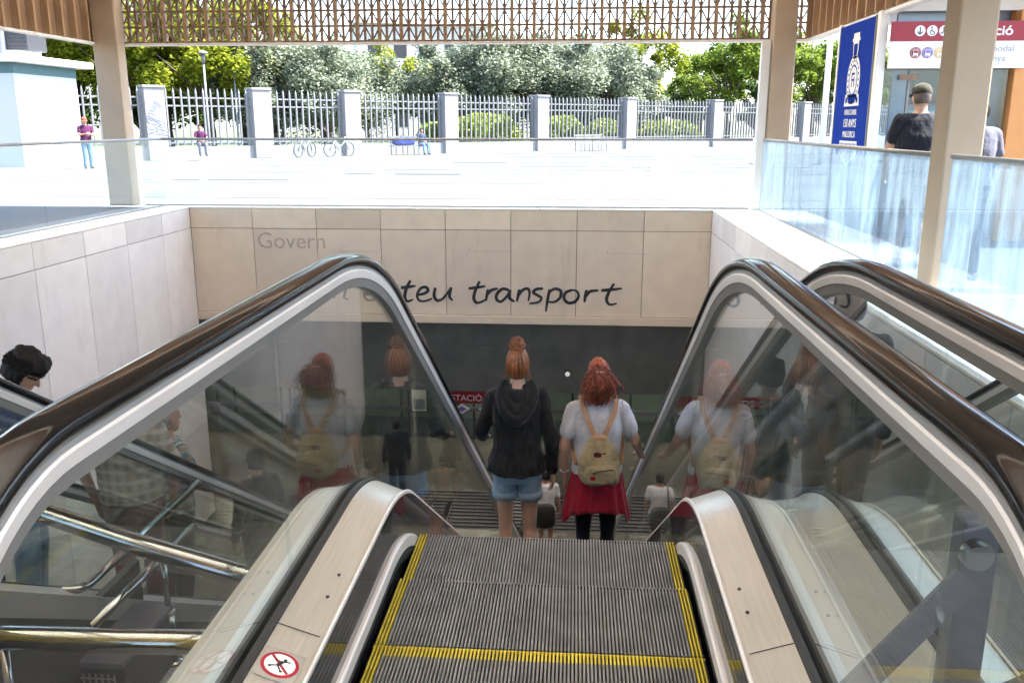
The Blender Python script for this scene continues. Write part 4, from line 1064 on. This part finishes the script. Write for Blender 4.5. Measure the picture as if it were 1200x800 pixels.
        if top == 'hoodie':
            u = [(-.095, .0, 1.475), (-.12, -.075, 1.41), (-.085, -.135, 1.32), (0, -.160, 1.255), (.085, -.135, 1.32), (.12, -.075, 1.41), (.095, .0, 1.475)]
            t.tube(smooth([Vector(q) for q in u], 5), .034, 12)
            u = [(-.07, -.02, 1.46), (-.075, -.09, 1.38), (0, -.12, 1.32), (.075, -.09, 1.38), (.07, -.02, 1.46)]
            t.tube(smooth([Vector(q) for q in u], 5), .038, 12)
        if top == 'jacket':
            t.tube([(-.07, -.04, 1.46), (0, -.075, 1.455), (.07, -.04, 1.46)], .025, 10)
        me = remesh(t, cv, 3); fold(me, .011, (10, 10, 6), loc[0]); fold(me, .005, (26, 26, 13), loc[1]); me.materials.append(mt[tmat])
        obj({'tee': 't_shirt', 'shirt': 'shirt', 'hoodie': 'hooded_jacket', 'jacket': 'jacket', 'long': 'sweater'}[top], me, root)
    if bottom in ('trousers', 'shorts', 'long_shorts', 'leggings'):
        t = B(); torso(t, .80, 1.0, .010 if bottom != 'leggings' else .005)
        for S_ in 'LR':
            hp = J['hip'+S_]-Vector((0, 0, .02)); kn = J['knee'+S_]; an = J['ank'+S_]
            if bottom == 'trousers': t.cone(hp, .096*math.sqrt(G), kn, .070, 16); t.cone(kn, .070, an+Vector((0, 0, .02)), .058, 14)
            elif bottom == 'leggings': t.cone(hp, .090*math.sqrt(G), kn, .060, 16); t.cone(kn, .058, an, .040, 14); t.ell(kn.lerp(an, .30)+Vector((0, -.012, 0)), .053, .056, .11)
            else: t.cone(hp, .098, hp.lerp(kn, .34 if bottom == 'shorts' else .8), .090, 18)
        me = remesh(t, cv, 2); fold(me, .007, (13, 13, 9), loc[1]); me.materials.append(mt[bmat]); obj(bottom.split('_')[-1], me, root)
    if bottom == 'shorts':   # rolled cuffs
        for S_ in 'LR':
            hp = J['hip'+S_]-Vector((0, 0, .02)); kn = J['knee'+S_]; a = hp.lerp(kn, .50)
            c = B(); c.tube([a, a+(hp-kn).normalized()*.05], .100, 20); o = c.build('cuff', mt[bmat], root, True)
    if bottom in ('trousers', 'shorts', 'long_shorts', 'leggings', 'skirt') and shoes:
        for S_ in 'LR':
            an = J['ank'+S_]; to = J['toe'+S_]; t = B(); t.cone(an+Vector((0, -.03, -.045)), .044, to, .036, 14); t.cone(an+Vector((0, -.005, -.02)), .044, an+Vector((0, 0, .01)), .042, 12)
            me = remesh(t, .010, 2); me.materials.append(mt[shoes]); obj('shoe', me, root)
    # hair and hats
    q = random.Random(int(h*1000)); hb = B()
    def hairball(extra=(), cut=-.03, gx=.083, gy=.103, gz=.122, back=-.012):
        hb.ell(ht((0, back, .012)), gx, gy, gz, 20, 14, hr)
        for c, r_ in extra: hb.ell(ht(c), *r_, 14, 10, hr)
    def cutface(me, zf, yf):   # keep hair off the face
        bm = bmesh.new(); bm.from_mesh(me)
        dead = [f for f in bm.faces if (lambda p: p.y > yf+.30*max(0, p.z-.02) and p.z < zf)(inv @ (f.calc_center_median()-hc))]
        bmesh.ops.delete(bm, geom=dead, context='FACES'); bm.to_mesh(me); bm.free()
    if hair in ('short', 'curly', 'bun', 'pony', 'fringe'):
        if hair == 'bun': hairball([((0, -.050, .142), (.047, .045, .043)), ((.020, -.06, .165), (.030, .030, .026))])
        elif hair == 'pony': hairball([((0, -.085, .03), (.058, .045, .06)), ((0, -.110, -.05), (.050, .040, .085)), ((0, -.11, -.12), (.052, .032, .05))])
        elif hair == 'curly': hairball([((.05*math.cos(a), -.01+.06*math.sin(a), .085), (.05, .05, .05)) for a in (0, 1, 2, 3, 4, 5)], gx=.09, gy=.11, gz=.13)
        elif hair == 'fringe': hairball([((.02, .06, .085), (.065, .05, .05)), ((-.03, .05, .09), (.06, .055, .05)), ((0, -.02, .10), (.085, .09, .05))], gx=.086, gy=.106)
        else: hairball()
        me = remesh(hb, .008 if vox < .009 else .012, 2)
        fold(me, .010 if hair in ('curly', 'pony', 'fringe') else .004, (45, 45, 20) if hair != 'bun' else (40, 40, 9), 3.0)
        cutface(me, .055 if hair != 'fringe' else .035, .028)
        me.materials.append(mt[hmat]); ho = obj('hair', me, root)
        bm = bmesh.new(); bm.from_mesh(me)
        cutz = {'short': -.055, 'curly': -.04, 'fringe': -.055, 'bun': -.075, 'pony': -.4}[hair]
        dead = [f for f in bm.faces if (inv @ (f.calc_center_median()-hc)).z < cutz]
        bmesh.ops.delete(bm, geom=dead, context='FACES'); bm.to_mesh(me); bm.free()
        # loose strands
        st_ = B()
        if hair == 'bun':
            for i in range(420):
                a = q.uniform(0, 2*math.pi); z0 = q.uniform(-.085, .03)
                if math.sin(a) > .55: continue
                p = []
                zn = z0/.122
                for k in range(7):
                    t = k/6; z = z0+(.118-z0)*t; rr = math.sqrt(max(0, 1-(z/.124)**2))*1.02+.01
                    aa = a+(.15*math.sin(a*5))*t
                    p.append(ht((.083*rr*math.cos(aa)*(1-.15*t), -.012+.104*rr*math.sin(aa)*(1-.1*t)-.03*t, z+.012)))
                st_.tube(p, [.0018, .0026, .0028, .0028, .0026, .0022, .0014], 4, False)
            for i in range(150):
                u1 = Vector((q.gauss(0, 1), q.gauss(0, 1), q.gauss(0, 1))).normalized(); u2 = u1.orthogonal().normalized(); u3 = u1.cross(u2)
                r_ = q.uniform(.043, .055); a = q.uniform(0, 6.28); c = ht((q.gauss(0, .004), -.05, .145+q.gauss(0, .004)))
                st_.tube([c+(u2*math.cos(a+t*.3)+u3*math.sin(a+t*.3))*r_ for t in range(8)], .0024, 4, False)
            for i in range(26):
                e = q.choice((-1, 1)); p0 = ht((e*.078, -.02+q.uniform(-.03, .03), q.uniform(-.06, .0)))
                st_.tube([p0, p0+Vector((e*q.uniform(.0, .02), q.uniform(-.02, .01), -.04)), p0+Vector((e*q.uniform(-.01, .03), q.uniform(-.03, .01), -.08-q.uniform(0, .05)))], .0011, 3, False)
        if hair == 'pony':
            for i in range(620):
                a = q.gauss(0, 1); b0 = ht((q.gauss(0, .022), -.095+q.gauss(0, .012), .06+q.gauss(0, .014)))
                L1 = q.uniform(.13, .235); sx = q.gauss(0, .044); sy = q.uniform(-.055, .01); ph = q.uniform(0, 6); am = q.uniform(.006, .018)
                p = []
                for k in range(10):
                    t = k/9
                    p.append(b0+Vector((sx*math.sin(min(1, t*1.6)*1.5)+am*math.sin(ph+t*24), sy*math.sin(t*2.2)*1.1-.03*math.sin(t*3)+am*math.cos(ph+t*24), .02*math.sin(t*3.1)-L1*t*t**.15)))
                st_.tube(p, [.0034]*7+[.0028, .0020, .0010], 4, False)
            for i in range(320):
                a = q.uniform(0, 2*math.pi)
                if math.sin(a) > .5: continue
                z0 = q.uniform(-.06, .10); p = []
                for k in range(6):
                    t = k/5; z = z0+(.06-z0)*t; rr = math.sqrt(max(0, 1-(z/.13)**2))*1.03; aa = a+(-math.pi/2-a if a < math.pi else 3*math.pi/2-a)*t*.85
                    p.append(ht((.084*rr*math.cos(aa), -.012+.105*rr*math.sin(aa), z+.012+.003*math.sin(i+t*6))))
                st_.tube(p, .0022, 4, False)
        if hair in ('curly', 'fringe'):
            for i in range(420):
                u = Vector((q.gauss(0, 1), q.gauss(0, 1)-.3, abs(q.gauss(0, 1))+.05)).normalized()
                c = ht((u.x*.088, u.y*.108-.01, u.z*.128+.01)); r_ = .012; ph = q.uniform(0, 6)
                st_.tube([c+Vector((r_*math.sin(ph+t), r_*math.cos(ph+t*1.1), r_*math.sin(ph*2+t*.8))) for t in range(6)], .0024, 4, False)
        if st_.v: st_.build('loose_strands', mt[hmat], ho, True)
    elif hair in ('cap', 'bald'):
        hairball(gx=.079, gy=.098, gz=.114); me = remesh(hb, .012, 2); cutface(me, .2, .0)
        bm = bmesh.new(); bm.from_mesh(me)
        dead = [f for f in bm.faces if (inv @ (f.calc_center_median()-hc)).z < -.06 or (inv @ (f.calc_center_median()-hc)).z > (.03 if hair == 'bald' else .2)]
        bmesh.ops.delete(bm, geom=dead, context='FACES'); bm.to_mesh(me); bm.free(); me.materials.append(mt[hmat]); obj('hair', me, root)
        if hair == 'cap':
            c = B(); c.ell(ht((0, -.005, .045)), .088, .108, .088, 20, 12, hr); me = remesh(c, .008, 1)
            bm = bmesh.new(); bm.from_mesh(me); dead = [f for f in bm.faces if (inv @ (f.calc_center_median()-hc)).z < .03]
            bmesh.ops.delete(bm, geom=dead, context='FACES'); bm.to_mesh(me); bm.free(); me.materials.append(mt['capr' if tmat == 'purple' else 'cap']); co = obj('cap', me, root)
            v = B(); v.loft([[ht((.080*math.cos(a), .07+(.02+k*.085)*math.sin(a)+.0*k, .036-.012*k+.004*l)) for a in [math.pi*i/10 for i in range(11)]] for k, l in ((0, 0), (1, 0), (1, 1), (0, 1))], False, False); v.build('visor', me.materials[0], co)
    return root

def g(y): return base_at(y-.05)
# --- the two women on the nearest escalator
YW = 5.64; ZW = step_z(9)
w1 = person('copper haired woman with top bun, black hooded jacket and denim shorts riding down', (-.36, YW, ZW), 0, 1.74,
    dict(elL=(-.265, .02, 1.13), wrL=(-.285, .22, 1.02), elR=(.245, -.03, 1.10), wrR=(.262, .02, .86), hdL=(-.1, 1, -.15), hsL=(1, 0, 0), huL=(0, 0, 1), hipL=(-.088, 0, .90), hipR=(.088, 0, .90), kneeL=(-.09, .01, .48), kneeR=(.092, .01, .48), shL=(-.172, -.005, 1.385), shR=(.172, -.005, 1.385)),
    'hoodie', 'hoodie', 'shorts', 'denim', 'shoe_w', 'bun', 'hair_r', 'skin', .0065)
w1.scale.x *= .9
w2 = person('woman with bushy red ponytail, pale grey t-shirt and red skirt over black leggings', (.18, YW+.02, ZW), .06, 1.66,
    dict(elL=(-.255, -.03, 1.10), wrL=(-.245, .03, .87), elR=(.285, .0, 1.13), wrR=(.355, .16, .97), hdR=(.25, .9, -.3), hsR=(-1, 0, 0), huR=(.2, 0, 1), shL=(-.178, -.005, 1.365), shR=(.178, -.005, 1.365), head=(-.005, .02, 1.585)),
    'tee', 'tee_w', 'leggings', 'leggings', 'shoe', 'pony', 'hair_a', 'skin', .0065, 1.12)
w2.scale.x *= .91
# red skirt with points at the sides
b = B(); rings = []; n = 96
for k in range(15):
    t = k/14; ring_ = []
    for i in range(n):
        a = 2*math.pi*i/n
        fl = .165+.085*t+.012*t*math.sin(a*11+1)+.010*t*math.sin(a*17)+.006*t*math.sin(a*29+2)
        low = .655-.12*max(0, abs(math.cos(a))-.80)/.20+.02*math.sin(a*3)
        z = 1.02+(low-1.02)*t
        ring_.append((fl*math.cos(a)*1.03, fl*math.sin(a)*.80, z))
    rings.append(ring_)
for k in range(14, -1, -1): rings.append([(x*.975, y*.97, z+.001) for x, y, z in rings[k]])
b.loft(rings, False); b.build('skirt', mt['red'], w2, True)
# mustard backpack
bp = thing('backpack', 'small mustard canvas backpack with tan straps on the red skirted woman', 'backpack', (.18, YW+.02, ZW), .06); bp.scale = w2.scale
def rbox(b_, c, hx, hy, hz, e=.55, n=20, m=12):
    rings = []
    for j in range(m+1):
        v = -math.pi/2+math.pi*j/m; cz = math.copysign(abs(math.sin(v))**e, math.sin(v)); cr = abs(math.cos(v))**e if j not in (0, m) else .02
        rings.append([(c[0]+hx*cr*math.copysign(abs(math.cos(t))**e, math.cos(t)), c[1]+hy*cr*math.copysign(abs(math.sin(t))**e, math.sin(t)), c[2]+hz*cz) for t in [2*math.pi*i/n for i in range(n)]])
    b_.loft(rings)
t = B(); rings = []
for z, hx, hy in ((.905, .10, .05), (.915, .135, .075), (.97, .148, .085), (1.05, .142, .085), (1.12, .122, .075), (1.18, .085, .055), (1.215, .05, .035), (1.225, .03, .02)):
    rings.append([(hx*math.copysign(abs(math.cos(a))**.7, math.cos(a)), -.20+.035*(z-.9)/.3+hy*math.copysign(abs(math.sin(a))**.7, math.sin(a)), z) for a in [2*math.pi*i/32 for i in range(32)]])
t.loft(rings); me = remesh(t, .007, 1); fold(me, .014, (11, 11, 9)); fold(me, .006, (30, 30, 22)); me.materials.append(mt['tan_bag']); bagm = obj('bag', me, bp)
t = B(); rbox(t, (0, -.278, .99), .118, .030, .065); me = remesh(t, .006, 1); fold(me, .008, (20, 20, 20)); me.materials.append(mt['tan_bag']); pk = obj('front_pocket', me, bp)
t = B(); t.tube(smooth([Vector(q) for q in ((-.06, -.312, 1.015), (0, -.317, 1.03), (.09, -.300, 1.035))], 4), .0035, 6); t.build('zip', mt['dark'], pk, True)
t = B(); t.box(-.075, -.04, -.312, -.306, .965, .99); t.build('red_tag', mt['signr'], pk)
t = B(); rbox(t, (0, -.245, 1.118), .050, .010, .018); t.build('dark_opening', mt['maroon'], bp, True)
t = B(); rbox(t, (0, -.185, 1.205), .05, .028, .03); me = remesh(t, .006, 1); me.materials.append(mt['strap']); obj('top_flap', me, bp)
for s_ in (-1, 1):
    t = B(); pts = smooth([Vector(q) for q in ((s_*.03, -.155, 1.205), (s_*.075, -.140, 1.30), (s_*.115, -.112, 1.385), (s_*.125, -.05, 1.445), (s_*.125, .02, 1.452), (s_*.135, .10, 1.38), (s_*.17, .125, 1.24), (s_*.195, .04, 1.10), (s_*.165, -.12, 1.0))], 6)
    rings = []
    for i, p in enumerate(pts):
        d = (pts[min(i+1, len(pts)-1)]-pts[max(i-1, 0)]).normalized(); nrm = Vector((p.x*.3, p.y, (p.z-1.2)*.9)).normalized(); sd_ = d.cross(nrm).normalized(); nrm = sd_.cross(d)
        rings.append([p+sd_*.018-nrm*.004, p+sd_*.018+nrm*.005, p-sd_*.018+nrm*.005, p-sd_*.018-nrm*.004])
    t.loft(rings); t.build('strap', mt['strap'], bp)
# bracelets
for xx, nm in ((-.247, 'bracelet'),):
    t = B(); t.tube([(xx+.031*math.cos(2*math.pi*i/20), .022+.031*math.sin(2*math.pi*i/20), .90) for i in range(21)], .004, 6); t.build(nm, mt['alu_w'], w2, True)
t = B(); t.tube([Vector((0, -.118+.02, 1.650))+Vector((.030*math.cos(2*math.pi*i/16), .016*math.sin(2*math.pi*i/16), 0)) for i in range(17)], .008, 6); t.build('hair_tie', mt['tee_w'], w2, True)

# --- riders on the escalator alongside
person('man with curly black hair and dark teal t-shirt on the escalator alongside', (1.42, 6.2, step_z(10)), .1, 1.78, dict(elR=(.26, .0, 1.12), wrR=(.30, .2, 1.0)), 'tee', 'teal_t', 'trousers', 'leggings', 'shoe', 'curly', 'hair_b', 'skin2', .010, 1.1)
person('man in a black jacket nearest the camera on the escalator alongside', (1.56, 5.0, step_z(7)), .0, 1.80, dict(elL=(-.27, .0, 1.12), elR=(.27, 0, 1.12)), 'jacket', 'hoodie', 'trousers', 'leggings', 'shoe', 'short', 'hair_b', 'skin2', .010, 1.15)
# --- riders on the lower escalator to the left
def ly(k): return step_z(k)
yy = -.8+2.345-.2
person('young man with a dark fringe looking down at his phone beside the pale wall', (-3.46, 4.98, ly(9)), -1.25, 1.84, dict(elL=(-.22, .10, 1.13), wrL=(-.10, .32, 1.20), elR=(.22, .10, 1.13), wrR=(.10, .32, 1.20), head=(0, .085, 1.565)), 'tee', 'navy', 'trousers', 'jeans', 'shoe_w', 'fringe', 'hair_b', 'skin2', .0075, 1.0, -R(38))
person('heavy man in a loose beige checked shirt behind the chrome rail', (-3.0, 5.45, ly(10)), .2, 1.76, dict(elL=(-.29, -.02, 1.12), elR=(.29, -.02, 1.12)), 'shirt', 'plaid1', 'trousers', 'maroon', 'shoe', 'short', 'hair_b', 'skin2', .010, 1.3)
person('bald old man in a teal checked shirt on the lower escalator', (-2.95, 5.9, ly(11)), -.6, 1.72, dict(elR=(.27, .05, 1.13), wrR=(.22, .25, 1.0)), 'shirt', 'plaid2', 'trousers', 'leggings', 'shoe', 'bald', 'hair_g', 'skin2', .010, 1.25)
person('person in black crouched low on the lower escalator beyond the old man', (-2.95, 7.6, ly(15)), .9, 1.70, {}, 'jacket', 'hoodie', 'trousers', 'leggings', 'shoe', 'short', 'hair_b', 'skin2', .012, 1.1)
person('dark haired person far down the lower escalator with face turned up', (-2.9, 8.9, ly(18)), 3.0, 1.68, {}, 'tee', 'hoodie', 'trousers', 'jeans', 'shoe', 'short', 'hair_b', 'skin3', .012)
# --- men at the railing
person('man in a black t-shirt and camouflage cap seen from behind at the railing', (3.57, 9.75, 0), .0, 1.92, dict(elL=(-.235, .06, 1.12), wrL=(-.20, .22, .92)), 'tee', 'tee_b', 'long_shorts', 'khaki', 'shoe', 'cap', 'hair_m', 'skin', .008, 1.2, -R(6))
person('man in a grey t-shirt half hidden by the big column', (3.89, 9.1, 0), .2, 1.76, {}, 'tee', 'tee_g', 'trousers', 'navy', 'shoe', 'short', 'hair_b', 'skin2', .010, 1.1)
# --- far plaza people
person('man in a purple t-shirt and red cap reading his phone by the kiosk', (-17.0, 30.4, 0), -2.4, 1.74, dict(elL=(-.22, .08, 1.12), wrL=(-.06, .30, 1.16), elR=(.22, .08, 1.12), wrR=(.06, .30, 1.16)), 'tee', 'purple', 'trousers', 'jeans', 'shoe', 'cap', 'hair_g', 'skin2', .016, 1.15, -R(15))
SIT = dict(hipL=(-.09, 0, .90), hipR=(.09, 0, .90), kneeL=(-.12, .42, .92), kneeR=(.12, .42, .92), ankL=(-.12, .46, .50), ankR=(.12, .46, .50), toeL=(-.13, .62, .44), toeR=(.13, .62, .44), elL=(-.25, .10, 1.13), wrL=(-.10, .30, 1.05), elR=(.25, .10, 1.13), wrR=(.10, .30, 1.05))
person('seated person in a purple grey top by the graffiti pillar', (-16.0, 37.7, -.22), -2.6, 1.70, SIT, 'tee', 'purple', 'trousers', 'tee_g', 'shoe', 'short', 'hair_b', 'skin2', .016)
person('dark haired person sitting on the bench beside a blue bag', (-7.8, 45.4, -.40), fa+math.pi, 1.70, SIT, 'long', 'navy', 'trousers', 'jeans', 'shoe', 'short', 'hair_b', 'skin2', .016)
bg = thing('bag', 'bright blue holdall lying on the metal bench', 'bag', (-8.6, 44.85, .47), fa)
t = B(); rbox(t, (0, 0, .2), .62, .2, .2); me = remesh(t, .02, 2); fold(me, .03, (5, 5, 5)); me.materials.append(mt['bluebag']); obj('body', me, bg)
t = B(); t.tube([(-.2, 0, .38), (-.1, 0, .52), (.1, 0, .52), (.2, 0, .38)], .015, 6); t.build('handle', mt['dark'], bg, True)
# --- people in the hall
person('woman in a white top with bare legs walking off at the escalator foot', (-.42, 14.55, -6), .1, 1.62, {}, 'tee', 'tee_w', 'shorts', 'leggings', 'shoe', 'short', 'hair_b', 'skin2', .012)
sb = thing('shoulder_bag', 'large black bag on the white topped woman at the escalator foot', 'bag', (-.44, 14.33, -5.35), .1)
t = B(); rbox(t, (0, 0, .2), .2, .09, .22); me = remesh(t, .014, 2); me.materials.append(mt['hoodie']); obj('body', me, sb)
t = B(); t.tube([(-.12, .05, .40), (-.10, .12, .75), (.0, .2, .86)], .014, 6); t.build('strap', mt['hoodie'], sb, True)
person('dark clothed man in a cap standing in the hall by the notice', (-3.5, 16.6, -6), .4, 1.78, {}, 'jacket', 'hoodie', 'trousers', 'leggings', 'shoe', 'cap', 'hair_b', 'skin2', .014)
person('hall visitor in black with a raised arm under the red sign', (-2.45, 16.9, -6), 2.6, 1.78, dict(elR=(.26, .2, 1.3), wrR=(.18, .38, 1.42)), 'jacket', 'hoodie', 'trousers', 'leggings', 'shoe', 'short', 'hair_b', 'skin3', .014)
person('person in black and khaki standing low in the hall left of the hooded woman', (-2.3, 14.9, -6), .3, 1.70, {}, 'tee', 'khaki', 'long_shorts', 'leggings', 'shoe', 'short', 'hair_b', 'skin2', .014)
# phones and small things
ph = thing('phone', 'black phone held by the young man with the fringe', 'phone', (-3.09, 5.10, ly(9)+1.30))
b = B(); b.obox((0, 0, 0), (.036, .012, 0), (0, .07, .02), (0, -.002, .005)); bevel(b.build('case', mt['phone'], ph), .003)
# lay a thin film of clutter near the comb: wrist watch on the heavy man
